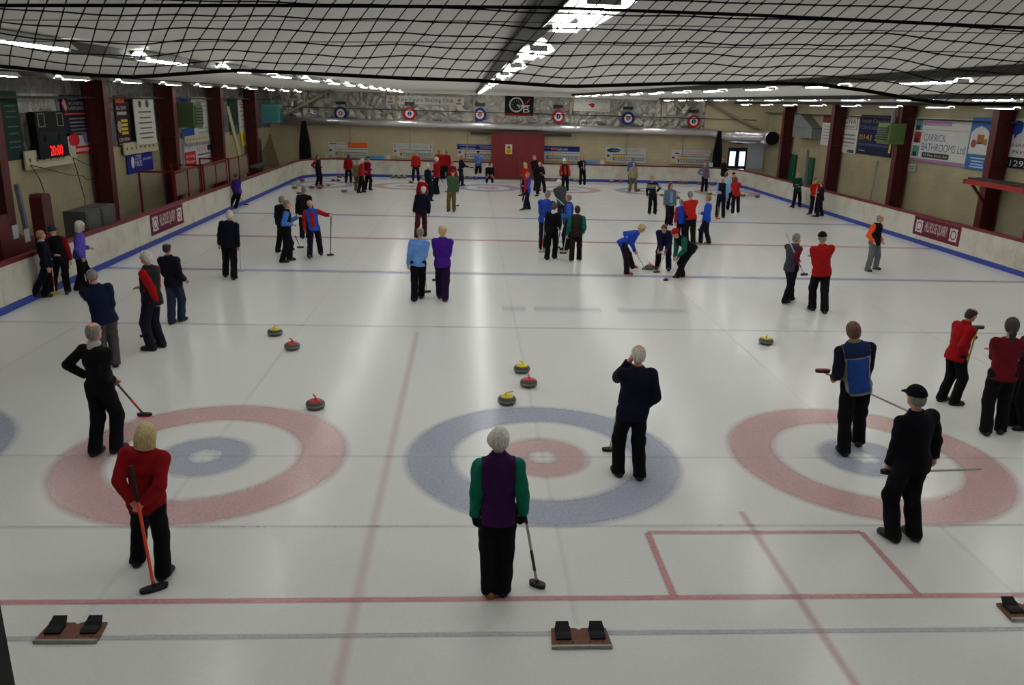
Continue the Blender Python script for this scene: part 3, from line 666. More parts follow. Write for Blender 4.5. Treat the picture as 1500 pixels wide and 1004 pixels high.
for x in (-10.5, -6.9, -3.4, 1.9, 6.5, 10.0): MB().bar((x, .05, -.26), (x, .3, -.26), .06).bar((x, .2, -.26), (x, .2, -1.5 if x != 1.9 else -.6), .05).build('support_bracket', paint((150, 146, 130)), r)
for x in (-11, -5.5, 0, 5.5): MB().tube([(x, 0, .04 if x < -7 else .0), (x + .06, 0, .04 if x < -7 else 0)], .24, 18).build('joint_band', DUCT, r)
# black curtains beside the end corners
for px, py0, py1, ww, lb in ((446, 177, 237, .34, 'black folded curtain at the far left corner'), (1052, 192, 247, .3, 'black folded curtain at the far right corner')):
    a = gy(px, py0, FARW - .85); b = gy(px, py1, FARW - .85)
    mb = MB(); n = 14; pts = []
    for k in range(n + 1):
        t = k / n * 2 - 1; pts.append((t * ww, .06 * math.sin(k * 2.4)))
    vs = []; 
    for z, s in ((0, 1.15), (.6 * a[2], .95), (a[2], .35)): vs += [(x * s, y * s, z) for x, y in pts] + [(x * s, y * s + .05, z) for x, y in pts]
    fs = []; m_ = n + 1
    for L in range(2):
        o0 = L * 2 * m_; o1 = o0 + 2 * m_
        for k in range(n): fs += [(o0 + k, o0 + k + 1, o1 + k + 1, o1 + k), (o0 + m_ + k, o1 + m_ + k, o1 + m_ + k + 1, o0 + m_ + k + 1)]
        fs += [(o0, o1, o1 + m_, o0 + m_), (o0 + n, o0 + m_ + n, o1 + m_ + n, o1 + n)]
    tag(mb.add(vs, fs).build('curtain', mat('black_curtain', (12, 12, 14), .95), loc=((a[0] + b[0]) / 2, FARW - .85, .0), smooth=True), lb, 'curtain', 'black curtains at the far corners')
# glazed exit door, far right
r = empty('door_2', (13.55, FARW - .02, 0)); r['kind'] = 'structure'
GR = paint((16, 40, 38))
GL = mat('daylit_glass', (235, 240, 255), emit=1.6)
MB().box((-.58, -.05, .0), (.62, .0, 2.2)).build('door_frame', GR, r)
for x0 in (-.48, .14): MB().box((x0, -.07, 1.1), (x0 + .36, -.051, 1.98)).build('pane', GL, r); MB().box((x0, -.07, .72), (x0 + .36, -.051, .9)).build('pane', GL, r)
MB().box((-.04, -.08, .0), (.06, -.05, 2.2)).build('mullion', paint((30, 30, 96)), r)
r = empty('exit_sign', (13.5, FARW - .06, 2.45), 0, 'small dark green exit sign above the glazed far door', 'sign'); P = Panel(r, (13.2, FARW - .06, 2.75), (1, 0, 0), (0, -1, 0), .6, .3); P.rect(0, 0, 1, 1, (14, 66, 58), 'panel', 0, .05); P.rect(.15, .4, .85, .6, (60, 110, 96), 'print_line', .051)
tag(MB().box((0, 0, 0), (1.1, .03, 1.9)).build('metal_sheet', mat('pale_sheet', (196, 202, 212), .3, var=.04), loc=(14.15, FARW - .05, .95)), 'pale metal sheet on the wall right of the glazed door', 'sheet')
tag(MB().tube([(.3 * math.cos(t * math.pi / 8), 0, .42 * math.sin(t * math.pi / 8)) for t in range(17)], .04, 6).build('hose_coil', mat('hose', (150, 142, 112), .7), loc=(12.12, FARW - .06, 1.5)), 'coiled hose hung beside the far right curtain', 'hose')
# bracing, posts and wires on the far wall
for a, b, lb in (((-15.0, 3.15), (-11.6, 4.95), 'left'), ((15.0, 3.2), (11.2, 4.95), 'right')):
    tag(MB().bar((a[0], FARW - .12, a[1]), (b[0], FARW - .12, b[1]), .14).build('wall_brace', paint((132, 124, 102))), 'diagonal steel brace high on the %s of the far wall' % lb, 'brace', 'diagonal braces of the far wall')
for k, x in enumerate((-7.7, -3.0, 2.9, 8.6)):
    tag(MB().box((-.07, -.12, 0), (.07, -.01, 1.55)).build('wall_stud', paint((138, 126, 108)), loc=(x, FARW, 3.35)), '%s beige stud from the left on the foil of the far wall' % ordn[k].replace('nearest', 'first'), 'stud', 'wall studs above the duct')
tag(MB().tube([(-14.5, FARW - .15, 3.95), (14.5, FARW - .15, 3.9)], .025, 5).build('wall_cable', paint((40, 38, 36))), 'dark horizontal cable across the foil of the far wall', 'cable')
# things on the far rail
for px, py in ((479, 236), (568.5, 236.5), (882, 241), (1041, 246)):
    c = gy(px, py, FARB + .05)
    r = empty('rail_box', (c[0], c[1], 1.06), 0, {479: 'small white box on the far rail under the leftmost score board', 568.5: 'small white box on the far rail left of the second score board', 882: 'small white box on the far rail beside the oval score board', 1041: 'small white box on the far rail at the right'}[px], 'box', 'white boxes on the far rail')
    MB().box((-.1, -.05, 0), (.1, .05, .24)).build('case', paint((200, 198, 190)), r); MB().box((-.11, -.06, .24), (.11, .06, .27)).build('lid', paint((180, 178, 168)), r)
for px, lb in ((552.5, 'pale blue squeegee board on the far rail near the second score board'), (866, 'pale blue squeegee board on the far rail right of the red door')):
    c = gy(px, 236, FARB + .0); r = empty('squeegee_board', (c[0], FARB + .05, 1.065), 0, lb, 'board', 'blue boards on the far rail')
    MB().prism([(-.4, 0), (.4, 0), (.46, .1), (.38, .2), (-.38, .2), (-.46, .1)], 'y', -.12, .02).build('blade', paint((80, 140, 190)), r)
    MB().box((-.3, -.13, .07), (.3, -.115, .13)).build('ridge', paint((66, 122, 176)), r)

# ------------------------------------------------------------------ left side furniture
def heater(name, lab, px, py, X, rgb, sz, louvre_near):
    c = gx(px, py, X)
    r = empty(name, c, 0, lab, 'heater', 'hanging unit heaters')
    w_, d_, h_ = sz; m = paint(rgb); dk = paint((24, 30, 26))
    bevelled(MB().box((-w_/2, -d_/2, 0), (w_/2, d_/2, h_)).build('casing', m, r), .02)
    s = 1 if X < 0 else -1
    MB().box((-w_/2 + .06, -d_/2 - .012, .08), (w_/2 - .06, -d_/2, h_ - .08)).build('front_panel', paint(tuple(int(v * .9) for v in rgb)), r)
    MB().box((s * w_/2, -d_/2 + .08, .1), (s * (w_/2 + .05), d_/2 - .06, h_ - .1)).build('grille_frame', m, r)
    for k in range(6): MB().box((s * (w_/2 + .05), -d_/2 + .1, .16 + k * (h_ - .3) / 6), (s * (w_/2 + .07), d_/2 - .1, .16 + k * (h_ - .3) / 6 + .05)).build('louvre', dk, r)
    MB().tube([(0, 0, h_), (0, 0, ceil_z(X) - c[2])], .1 if X > 0 else .035, 10).build('flue', paint((120, 124, 124)), r)
heater('unit_heater', 'olive green heater hanging between left wall columns', 279, 187, -14.6, (82, 100, 62), (.7, 1.0, .98), True)
heater('unit_heater', 'turquoise heater hanging at the far left', 399, 180, -14.4, (72, 138, 136), (.95, .9, 1.0), True)
heater('unit_heater', 'olive green heater hanging on the right wall over the navy sign', 1303, 211, 14.5, (92, 112, 62), (.7, 1.0, .85), True)
# leaning plank, pole, door and timbers
def bar_thing(name, label, cat, a, b, w_, rgb, h_=None, group=None):
    a = Vector([float(v) for v in a]); b = Vector([float(v) for v in b])
    if 'pole' in name or 'plank' in name: a = a + (a - b) * (a.z / (b.z - a.z))
    return tag(MB().bar((0, 0, 0), b - a, w_, h_).build(name, paint(rgb), loc=a), label, cat, group)
bar_thing('leaning_plank', 'long pale plank leaning against the far left column', 'plank', gx(357, 252, -14.0), gx(333, 156, -14.7), .16, (158, 150, 112), .05)
bar_thing('scaffold_pole', 'grey pole standing behind the left boards beside a red column', 'pole', gx(33, 312, -13.9), gx(24, 270, -13.9), .09, (96, 98, 116), group='grey poles behind the boards')
bar_thing('scaffold_pole', 'grey pole by the third left column', 'pole', gx(270, 290, -13.6), gx(268, 205, -14.0), .08, (104, 104, 118), group='grey poles behind the boards')
bar_thing('scaffold_pole', 'grey pole standing by the green doors on the right', 'pole', gx(1179, 275, 13.9), gx(1184, 220, 14.2), .12, (92, 94, 92), group='grey poles behind the boards')
bar_thing('scaffold_pole', 'thin grey pole leaning on the right wall under the navy sign', 'pole', gx(1275, 294, 13.9), gx(1286, 236, 14.4), .07, (104, 104, 98), group='grey poles behind the boards')
r = empty('door_3', (-15.28, 37.6, 0)); r['kind'] = 'structure'
MB().box((0, -.45, 0), (.05, .45, 2.1)).build('door_leaf', paint((20, 40, 30)), r); MB().box((0, -.55, 0), (.03, .55, 2.2)).build('door_frame', paint((60, 70, 56)), r)
for k in range(6):
    y = 38.3 + .33 * k
    bar_thing('leaning_timber', '%s timber from the dark door in the row at the far left corner' % ['first', 'second', 'third', 'fourth', 'fifth', 'sixth'][k], 'timber', (-14.6, y, .0), (-15.22, y + .06, 1.5 + .16 * k), .14, (112 + 6 * (k % 3), 100, 70), .05, group='timbers stacked at the far left corner')
# penalty boxes behind the left boards: red frames with clear panels
FR = paint((112, 20, 26)); PLX = mat('scuffed_clear_panel', (112, 98, 86), .35, var=.1)
for k, (ya, yb) in enumerate(((18.9, 21.5), (22.0, 25.0), (25.4, 28.4))):
    r = empty('penalty_box', (-13.5, ya, 0), 0, '%s red framed penalty box enclosure behind the left boards' % ['nearest', 'middle', 'farthest'][k], 'enclosure', 'penalty boxes')
    L = yb - ya
    for y in (0, L / 2, L): MB().box((-.03, y - .03, 0), (.03, y + .03, 1.95)).build('post', FR, r)
    MB().box((-.03, 0, 1.9), (.03, L, 1.96)).build('top_bar', FR, r); MB().box((-1.2, -.03, 1.9), (0, .03, 1.96)).build('end_bar', FR, r); MB().box((-1.23, -.03, 0), (-1.17, .03, 1.95)).build('post', FR, r)
    for y0, y1 in ((.06, L/2 - .06), (L/2 + .06, L - .06)): MB().box((-.008, y0, 1.1), (.008, y1, 1.86)).build('panel', PLX, r)
    MB().box((-1.1, .1, .42), (-.7, L - .1, .47)).build('bench', paint((60, 40, 30)), r)
    for y in (.3, L - .3): MB().box((-1.05, y, 0), (-.75, y + .06, .42)).build('bench_leg', paint((50, 34, 28)), r)
a = gx(157, 345, -13.75)
for k, y in enumerate((12.2, 13.15)):
    r = empty('grey_cabinet', (-13.85, y, 0), 0, '%s of two grey cabinets behind the left boards' % ['nearer', 'farther'][k], 'cabinet', 'grey cabinets')
    bevelled(MB().box((-.3, 0, 0), (.3, .9, 1.45)).build('body', paint((72, 74, 74)), r)); MB().box((.3, .05, .1), (.315, .85, 1.38)).build('door', paint((82, 84, 84)), r); MB().box((.315, .75, .7), (.33, .78, .9)).build('handle', paint((30, 30, 30)), r)
r = empty('red_pillar', (-13.75, 10.4, 0), 0, 'short dark red pillar behind the left boards', 'pillar')
MB().box((-.15, -.22, 0), (.15, .22, 2.05)).build('shaft', COLR, r); MB().prism([(-.22, 2.05), (.22, 2.05), (.16, 2.13), (-.16, 2.13)], 'x', -.15, .15).build('cap', COLF, r)
r = empty('red_gate', (-13.45, 8.5, 0), 0, 'dark red curved top gate with paper notices at the left edge', 'gate')
prof = [(-.6, 0), (.75, 0), (.75, 1.3)] + [(.75 - .95 * math.sin(t * math.pi / 16), 1.3 + .62 * (1 - math.cos(t * math.pi / 16))) for t in range(1, 9)] + [(-.6, 1.92)]
MB().prism(prof, 'x', -.04, .04).build('leaf', COLF, r)
for y, z in ((-.1, 1.35), (.35, 1.2)): MB().box((.041, y, z), (.046, y + .22, z + .3)).build('notice', paint((170, 170, 168)), r)
bar_thing('bench_rack', 'dark slatted rack behind the far left boards', 'rack', (-13.6, 29.2, 1.25), (-13.6, 32.6, 1.25), .6, (40, 40, 38), .06)
# sagging spare net on the left wall
r = empty('goal_net_drape', (-15.1, 13, 1), 0, 'grey netting draped on cords over the cream left wall', 'net')
CORD = paint((52, 52, 46))
def cord(pts, X, rad=.012): 
    return MB().tube([Vector([float(v) for v in gx(x, y, X)]) - r.location for x, y in pts], rad, 5)
cord([(45, 242), (70, 248), (100, 256), (122, 258), (128, 264), (134, 262), (140, 258), (150, 250)], -15.1).build('cord', CORD, r)
cord([(45, 242), (58, 262), (68, 290), (78, 325)], -15.1).build('cord', CORD, r)
cord([(107, 231), (125, 240), (148, 248)], -15.1).build('cord', CORD, r)
cord([(107, 231), (116, 262), (124, 290), (127, 318)], -15.1).build('cord', CORD, r)
# right side: doors, duct box, gantry
for k, (px0, px1, py) in enumerate(((1157, 1167, 231), (1183, 1193, 234))):
    a = gx(px0, py, WALL_X - .03); b = gx(px1, py, WALL_X - .03)
    r = empty('door_%d' % (4 + k), (WALL_X - .04, (a[1] + b[1]) / 2, 0)); r['kind'] = 'structure'; h = (a[1] - b[1]) / 2
    MB().box((-.04, -h, 0), (0, h, 2.05)).build('door_leaf', paint((14, 88, 56)), r); MB().box((-.02, -h - .08, 0), (.02, h + .08, 2.13)).build('door_frame', paint((20, 60, 44)), r); MB().box((-.07, -h + .08, 1.0), (-.04, -h + .14, 1.12)).build('handle', paint((150, 150, 150)), r)
a = gx(1171, 168, 15.0); b = gx(1195, 203, 15.0); y0, y1 = b[1], a[1]
r = empty('duct_box', (15.29, (y0 + y1) / 2, b[2]), 0, 'grey sheet metal air duct box on the right wall', 'duct'); L = (y1 - y0) / 2; h = a[2] - b[2]
MB().prism([(-L, 0), (L, 0), (L, h), (L * .35, h), (-L, h * .45)], 'x', -.55, 0).build('casing', paint((112, 116, 116)), r); MB().box((-.57, -L - .02, h * .42), (0.0, L + .02, h * .46)).build('seam', paint((90, 94, 94)), r)
g0 = gx(1415, 262, 13.9)
r = empty('red_gantry', (13.9, 13.2, 0), 0, 'red steel camera platform on posts at the right edge', 'platform')
zt = float(g0[2]); RD = paint((150, 30, 28)); ya = float(g0[1]) - 13.2
MB().box((-.08, -2.6, zt - .16), (.0, ya, zt)).build('edge_beam', RD, r); MB().box((-.08, ya - .08, zt - .16), (.62, ya, zt)).build('end_beam', RD, r); MB().box((0, -2.6, zt), (.62, ya - .1, zt + .06)).build('deck', paint((44, 44, 40)), r)
for y in (-2.4, .6): MB().box((-.06, y - .06, 0), (.06, y + .06, zt - .16)).build('post', RD, r)
for y in (ya - .4, .4): MB().bar((0, y, zt - .16), (.6, y, zt - .8), .07).build('strut', COLR, r)
for sd, X in ((-1, -14.95), (1, 14.95)):
    tag(MB().tube([(X, 8, 4.36), (X, FARW - .3, 4.36)], .035, 6).build('service_pipe', paint((44, 40, 36))), 'dark service pipe high along the %s wall' % ('left' if sd < 0 else 'right'), 'pipe', 'service pipes')
# ------------------------------------------------------------------ curling stones
GRAN = mat('grey_granite', (66, 66, 63), .3, var=.35, scale=60, spec=.5)
BAND = mat('rough_granite_band', (128, 128, 122), .8, var=.3, scale=70)
CAPM = {'red': mat('red_handle', (196, 34, 30), .3, var=.03, spec=.5), 'yellow': mat('yellow_handle', (226, 206, 26), .3, var=.03, spec=.5)}
def stone_meshes():
    prof = [(.07, 0), (.1, .003), (.127, .014), (.139, .028), (.1445, .042)]
    top = [(.1445, .082), (.138, .1), (.122, .114), (.1, .12)]
    a = MB().lathe(prof + [(.1455, .046), (.1455, .078)] + top, 28).mesh('granite_body')
    b = MB().lathe([(.1455, .048), (.1472, .052), (.1472, .072), (.1455, .076)], 28).mesh('striking_band')
    c = MB().lathe([(.1, .114), (.1, .126), (.088, .134), (.02, .138)], 24).mesh('coloured_cap')
    h = MB().tube([(0, -.02, .13), (0, -.03, .165), (0, -.015, .184), (0, .03, .188), (0, .085, .192), (0, .1, .188)], [.016, .014, .013, .013, .013, .01], 8).mesh('handle')
    for me in (a, b, c, h): me.polygons.foreach_set('use_smooth', [True] * len(me.polygons))
    return a, b, c, h
_sm = {}
for k_ in ('red', 'yellow'):
    a, b, c, h = stone_meshes(); a.materials.append(GRAN); b.materials.append(BAND); c.materials.append(CAPM[k_]); h.materials.append(CAPM[k_]); _sm[k_] = (a, b, c, h)
def stone(px, py, col, label, near=False, rz=None):
    p = gz(px, py); p = p + np.array([0, .13, 0]); p[1] = min(p[1], FARB - .2)
    r = empty('curling_stone', (p[0], p[1], 0.004), random.uniform(-1, 1) if rz is None else rz, label, 'curling stone', 'curling stones on the ice')
    for n, me in zip(('granite_body', 'striking_band', 'coloured_cap', 'handle'), _sm[col]):
        o = link(n, me, None, r if n != 'handle' else cap_)
        if n == 'coloured_cap': cap_ = o
for x, y, c, l, rz in ((401, 494, 'yellow', 'yellow handled stone behind a red one, left of middle ice', -.6), (426, 515, 'red', 'red handled stone just in front of a yellow one at left', .6),
                       (460, 603, 'red', 'red handled stone just beyond the red curling house', .5), (765, 549, 'yellow', 'farthest yellow handled stone of the three in the middle', .5),
                       (775, 570, 'red', 'red handled stone between two yellow ones in the middle', .1), (743, 596, 'yellow', 'nearest yellow handled stone touching the blue curling house', -1.2),
                       (1125, 507, 'yellow', 'lone yellow handled stone on the right middle ice', -.4), (953, 396, 'red', 'red handled stone being swept by three curlers', .2)):
    stone(x, y, c, l, True, rz)
far_st = [(442, 266, 'red', 'by the far left corner boards'), (431, 277, 'yellow', 'at the far left near the corner'), (456, 277, 'red', 'left at the feet of the far left curler'), (468, 277, 'red', 'right at the feet of the far left curler'),
          (503.5, 282, 'yellow', 'alone in front of the leftmost far house'), (438, 285, 'yellow', 'partly behind the black-jacketed man'), (497, 261, 'red', 'at the far boards under the orange topped board'), (506, 261, 'yellow', 'at the far boards beside the red-jacketed curler'),
          (575.6, 261.5, 'yellow', 'first of three lined up at the far boards'), (584, 261.5, 'yellow', 'second of three lined up at the far boards'), (592, 261.5, 'yellow', 'third of three lined up at the far boards'), (602, 268.5, 'yellow', 'at the feet of the far red-shirted man'),
          (680, 262, 'yellow', 'first of two at the boards left of the red door'), (689, 262, 'yellow', 'second of two at the boards left of the red door'), (800.6, 264.5, 'red', 'first of three red ones right of the red door'), (808, 264.7, 'red', 'second of three red ones right of the red door'),
          (815, 265, 'red', 'third of three red ones right of the red door'), (839.6, 264, 'yellow', 'left of two beside the dark-clad man at the boards'), (846, 264.5, 'yellow', 'right of two beside the dark-clad man at the boards'), (894, 266.5, 'yellow', 'at the boards under the oval score board'),
          (908.6, 267.5, 'red', 'at the boards left of the beige-clothed man'), (935, 280, 'yellow', 'beside the feet of the beige-clothed man'), (998, 270, 'red', 'left of the pair at the boards by the last board'), (1004, 270, 'red', 'right of the pair at the boards by the last board'),
          (1025, 271, 'red', 'behind the grey cardigan man at the far boards'), (1043, 272, 'red', 'right of the grey cardigan man at the boards'), (971, 288, 'yellow', 'behind the curly haired woman, left side'), (993, 292, 'red', 'behind the curly haired woman, right side'),
          (1040, 286, 'yellow', 'in front of the grey cardigan man'), (1082, 285, 'red', 'at the far right corner behind red jackets'), (1089, 288, 'yellow', 'at the far right corner beside the red jackets'), (1110, 290, 'red', 'alone near the right corner boards')]
for x, y, c, l in far_st: stone(x, y, c, '%s handled stone %s' % (c, l))

# ------------------------------------------------------------------ hacks
WOODM = mat('brown_hack_board', (104, 62, 42), .6, var=.2, scale=9)
RUB = mat('black_rubber', (20, 20, 24), .8, var=.1)
def hack(cx, cy, rz, label, lateral):
    r = empty('hack', (cx, cy, 0.004), rz, label, 'hack', 'starting hacks')
    r.scale = (.64, .64, .64); s = .42
    MB().prism([(-s, -.18), (s, -.18), (s - .03, .2), (.05, .2), (0, .16), (-.05, .2), (-s + .03, .2)], 'z', .0, .035).build('base_board', WOODM, r)
    MB().box((-s, -.215, 0), (s, -.18, .05)).build('metal_edge', mat('aluminium', (150, 150, 140), .4, .6), r)
    for x in (-.24, .24):
        w_ = .11
        pr = [(-.06, .035), (.12, .035), (.15, .1), (.13, .115), (.07, .075), (-.02, .085), (-.07, .065)]
        bevelled(MB().prism([(a, b) for a, b in pr], 'x', x - w_, x + w_).build('foot_rubber', RUB, r), .008)
        MB().add([(x - w_ * .95, .1, .09), (x + w_ * .95, .1, .09), (x + w_ * .8, .2, .15), (x - w_ * .8, .2, .15), (x - w_ * .95, .14, .07), (x + w_ * .95, .14, .07), (x + w_ * .8, .225, .135), (x - w_ * .8, .225, .135)],
                 [(0,1,2,3),(7,6,5,4),(0,4,5,1),(1,5,6,2),(2,6,7,3),(3,7,4,0)]).build('toe_plate', RUB, r)
    for x in (-.3, -.12, .12, .3): MB().lathe([(.012, .035), (.012, .039), (.008, .041)], 8, (x, -.12, 0)).build('screw', RUB, r)
for (x, y), rz, l in (((98, 940), 0.0, 'wooden foot hack with two black rubbers at the lower left'), ((852, 948), 0.0, 'wooden foot hack with two black rubbers below the purple-vested woman'), ((1518, 908), 0.0, 'foot hack cut off by the right picture edge')):
    p = gz(x, y); hack(p[0], p[1] + .1, rz, l, 0)
for x, y, l in ((492, 265, 'dark foot hack at the far end of the leftmost sheet'), (1052, 269, 'dark foot hack at the far end of the rightmost sheet')):
    p = gz(x, y); hack(p[0], p[1], math.pi, l, 0)

# ------------------------------------------------------------------ brooms
def broom(a, b, label, shaft=(205, 205, 200), head=(26, 26, 28), pad=(70, 26, 24), grip=(24, 24, 26), hd=None, band=None, r0=.014, hl=.11):
    """a = free end of the shaft, b = middle of the head (world points)"""
    a = Vector([float(v) for v in a]); b = Vector([float(v) for v in b])
    b.x = min(max(b.x, HW_L + .14), HW_R - .14); b.y = min(b.y, FARB - .14)
    L = (a - b).length
    root = empty('curling_broom', b, 0, label, 'broom', 'curling brooms')
    d = (a - b).normalized()
    MB().tube([d * .035, d * (L * .72)], r0, 8).build('shaft', mat('broom_shaft', shaft, .4, var=.05), root)
    MB().tube([d * (L * .72), d * L], r0 * 1.12, 8).build('grip', mat('broom_grip', grip, .7, var=.05), root)
    if band: MB().tube([d * (L * .18), d * (L * .42)], r0 * 1.1, 8).build('colour_band', mat('broom_band', band, .4, var=.05), root)
    h = Vector(hd) if hd else Vector((1, .25, 0)); h = (h - Vector((0, 0, 1)) * h.z * (0 if abs(d.z) < .3 else 1)).normalized()
    up = Vector((0, 0, 1)) if abs(d.z) > .3 else d
    if abs(h.dot(up)) > .9: h = Vector((1, 0, 0))
    t = up.cross(h).normalized(); up = h.cross(t)
    def el(w, l, z0, z1, n=14):
        vs = []
        for z in (z0, z1):
            for k in range(n):
                an = 2 * math.pi * k / n; cx_ = math.cos(an); sx = math.sin(an)
                vs.append(h * (l * (abs(cx_) ** .7) * (1 if cx_ > 0 else -1)) + t * (w * sx) + up * z)
        return MB().add(vs, [tuple(range(n))[::-1], tuple(range(n, 2*n))] + [(k, (k+1) % n, n + (k+1) % n, n + k) for k in range(n)])
    hd_ = el(.04, hl, .012, .038).build('head', mat('broom_head', head, .6, var=.05), root)
    el(.036, hl * .95, -.008, .012).build('pad', mat('broom_pad', pad, .9, var=.1), hd_)
    MB().tube([up * .03, d * .06 + up * .01], [.022, .018], 8).build('socket', mat('broom_head', head, .6, var=.05), hd_)
    return root
# ------------------------------------------------------------------ people: smooth solid figures grown from limbs and ellipsoids
def smin(a, b, k):
    h = np.clip(.5 + .5 * (b - a) / k, 0, 1)
    return b + (a - b) * h - k * h * (1 - h)
class Solid:
    def __init__(self, lo, hi, vox):
        self.vox = vox; self.lo = np.array(lo); n = np.ceil((np.array(hi) - self.lo) / vox).astype(int) + 1; self.n = n
        self.ax = [self.lo[i] + vox * np.arange(n[i]) for i in range(3)]
    def field(self, prims, k, clips=(), off=0.0, fold=0.0, seed=0):
        f = np.full(self.n, .3, np.float32)
        for p in prims:
            if p[0] == 'c':
                _, a, b, ra, rb = p; rr = max(ra, rb); blo = np.minimum(a, b) - rr; bhi = np.maximum(a, b) + rr
            else:
                _, c, R, rad = p; rr = max(rad); blo = c - rr; bhi = c + rr
            pad = off + k + 2.5 * self.vox + .02
            i0 = np.maximum(((blo - pad - self.lo) / self.vox).astype(int), 0); i1 = np.minimum(((bhi + pad - self.lo) / self.vox).astype(int) + 2, self.n)
            if np.any(i1 <= i0): continue
            X, Y, Z = np.meshgrid(self.ax[0][i0[0]:i1[0]], self.ax[1][i0[1]:i1[1]], self.ax[2][i0[2]:i1[2]], indexing='ij')
            if p[0] == 'c':
                d = b - a; L2 = max(float(d @ d), 1e-9)
                px, py, pz = X - a[0], Y - a[1], Z - a[2]
                t = np.clip((px * d[0] + py * d[1] + pz * d[2]) / L2, 0, 1)
                g = np.sqrt((px - t * d[0])**2 + (py - t * d[1])**2 + (pz - t * d[2])**2) - (ra + (rb - ra) * t)
            else:
                px, py, pz = X - c[0], Y - c[1], Z - c[2]
                q = [R[0][j] * px + R[1][j] * py + R[2][j] * pz for j in range(3)]   # into the local frame
                k0 = np.sqrt(sum((q[j] / rad[j])**2 for j in range(3))); k1 = np.sqrt(sum((q[j] / rad[j]**2)**2 for j in range(3)))
                g = k0 * (k0 - 1) / np.maximum(k1, 1e-6)
            sl = (slice(i0[0], i1[0]), slice(i0[1], i1[1]), slice(i0[2], i1[2]))
            f[sl] = smin(f[sl], g, k)
        f = f - off
        if clips or fold:
            X, Y, Z = np.meshgrid(*self.ax, indexing='ij')
            if fold:
                f = f + fold * (np.sin(21 * Z + 13 * X + seed) * np.sin(17 * X - 9 * Z + 1.7 * seed) + .7 * np.sin(37 * Z - 19 * Y + seed) * np.sin(11 * Y + 8 * X))
            for (o, nrm) in clips:
                f = np.maximum(f, (X - o[0]) * nrm[0] + (Y - o[1]) * nrm[1] + (Z - o[2]) * nrm[2])
        return f
    def mesh(self, f, name, m, scale=1.0):
        s = f < 0; n = self.n
        if not s.any(): return None
        c = [s[i:n[0]-1+i, j:n[1]-1+j, k:n[2]-1+k] for i in (0, 1) for j in (0, 1) for k in (0, 1)]
        cnt = sum(q.astype(np.int8) for q in c); act = (cnt > 0) & (cnt < 8)
        idx = -np.ones(act.shape, np.int64); cells = np.argwhere(act); idx[act] = np.arange(len(cells))
        pos = np.zeros((len(cells), 3)); wt = np.zeros(len(cells))
        cs = [(i, j, k) for i in (0, 1) for j in (0, 1) for k in (0, 1)]
        val = {q: f[cells[:, 0] + q[0], cells[:, 1] + q[1], cells[:, 2] + q[2]] for q in cs}
        for a in cs:
            for ax in range(3):
                if a[ax] == 0:
                    b = list(a); b[ax] = 1; b = tuple(b); fa, fb = val[a], val[b]; x = (fa < 0) != (fb < 0)
                    t = np.where(x, fa / np.where(x, fa - fb, 1), 0)
                    for d in range(3): pos[:, d] += np.where(x, a[d] + (t if d == ax else 0), 0)
                    wt += x
        pos = (cells + pos / wt[:, None]) * self.vox + self.lo
        quads = []
        for ax in range(3):
            o1, o2 = (ax + 1) % 3, (ax + 2) % 3
            sl0 = [slice(None)] * 3; sl1 = [slice(None)] * 3; sl0[ax] = slice(0, n[ax] - 1); sl1[ax] = slice(1, n[ax])
            ch = s[tuple(sl0)] != s[tuple(sl1)]
            e = np.argwhere(ch); e = e[(e[:, o1] > 0) & (e[:, o2] > 0) & (e[:, o1] < n[o1] - 1) & (e[:, o2] < n[o2] - 1)]
            if not len(e): continue
            inside = s[e[:, 0], e[:, 1], e[:, 2]]
            def cell(da, db):
                q = e.copy(); q[:, o1] -= da; q[:, o2] -= db; return idx[q[:, 0], q[:, 1], q[:, 2]]
            q = np.stack([cell(1, 1), cell(0, 1), cell(0, 0), cell(1, 0)], 1)
            q[~inside] = q[~inside][:, ::-1]; quads.append(q)
        q = np.concatenate(quads); q = q[(q >= 0).all(1)]
        me = bpy.data.meshes.new(name); me.vertices.add(len(pos)); me.vertices.foreach_set('co', (pos * scale).astype(np.float32).ravel())
        me.loops.add(len(q) * 4); me.loops.foreach_set('vertex_index', q.astype(np.int32).ravel())
        me.polygons.add(len(q)); me.polygons.foreach_set('loop_start', np.arange(0, len(q) * 4, 4, dtype=np.int32))
        me.polygons.foreach_set('use_smooth', [True] * len(q)); me.update(calc_edges=True)
        me.materials.append(m); return me

def rot(ax, deg):
    a = math.radians(deg); c, s = math.cos(a), math.sin(a)
    return np.array({'x': [[1,0,0],[0,c,-s],[0,s,c]], 'y': [[c,0,s],[0,1,0],[-s,0,c]], 'z': [[c,-s,0],[s,c,0],[0,0,1]]}[ax], float)
def ik(S, T, l1, l2, hint):
    d = T - S; L = np.linalg.norm(d); mx = (l1 + l2) * .995
    if L > mx: T = S + d / L * mx; d = T - S; L = mx
    L = max(L, abs(l1 - l2) + .02)
    u = d / np.linalg.norm(d); a = (l1*l1 - l2*l2 + L*L) / (2*L); h = math.sqrt(max(l1*l1 - a*a, 0))
    v = hint - u * (hint @ u); v = v / max(np.linalg.norm(v), 1e-6)
    return S + u * a + v * h, T
SKIN = (196, 140, 116)
HAIRC = {'grey': (128, 124, 116), 'white': (206, 202, 192), 'blonde': (188, 164, 112), 'dark': (36, 28, 24), 'brown': (92, 60, 38), 'sandy': (150, 118, 80), 'auburn': (96, 48, 30)}
def V(*a): return np.array(a, float)
ARM = {'down': (.255, .05, .84), 'back': (.06, -.19, .93), 'pocket': (.22, .1, .93), 'hip': (.2, .02, 1.02), 'chin': (.05, .2, 1.47), 'cross': (-.1, .24, 1.18), 'front': (.06, .22, 1.08), 'up': (.2, .3, 1.35)}
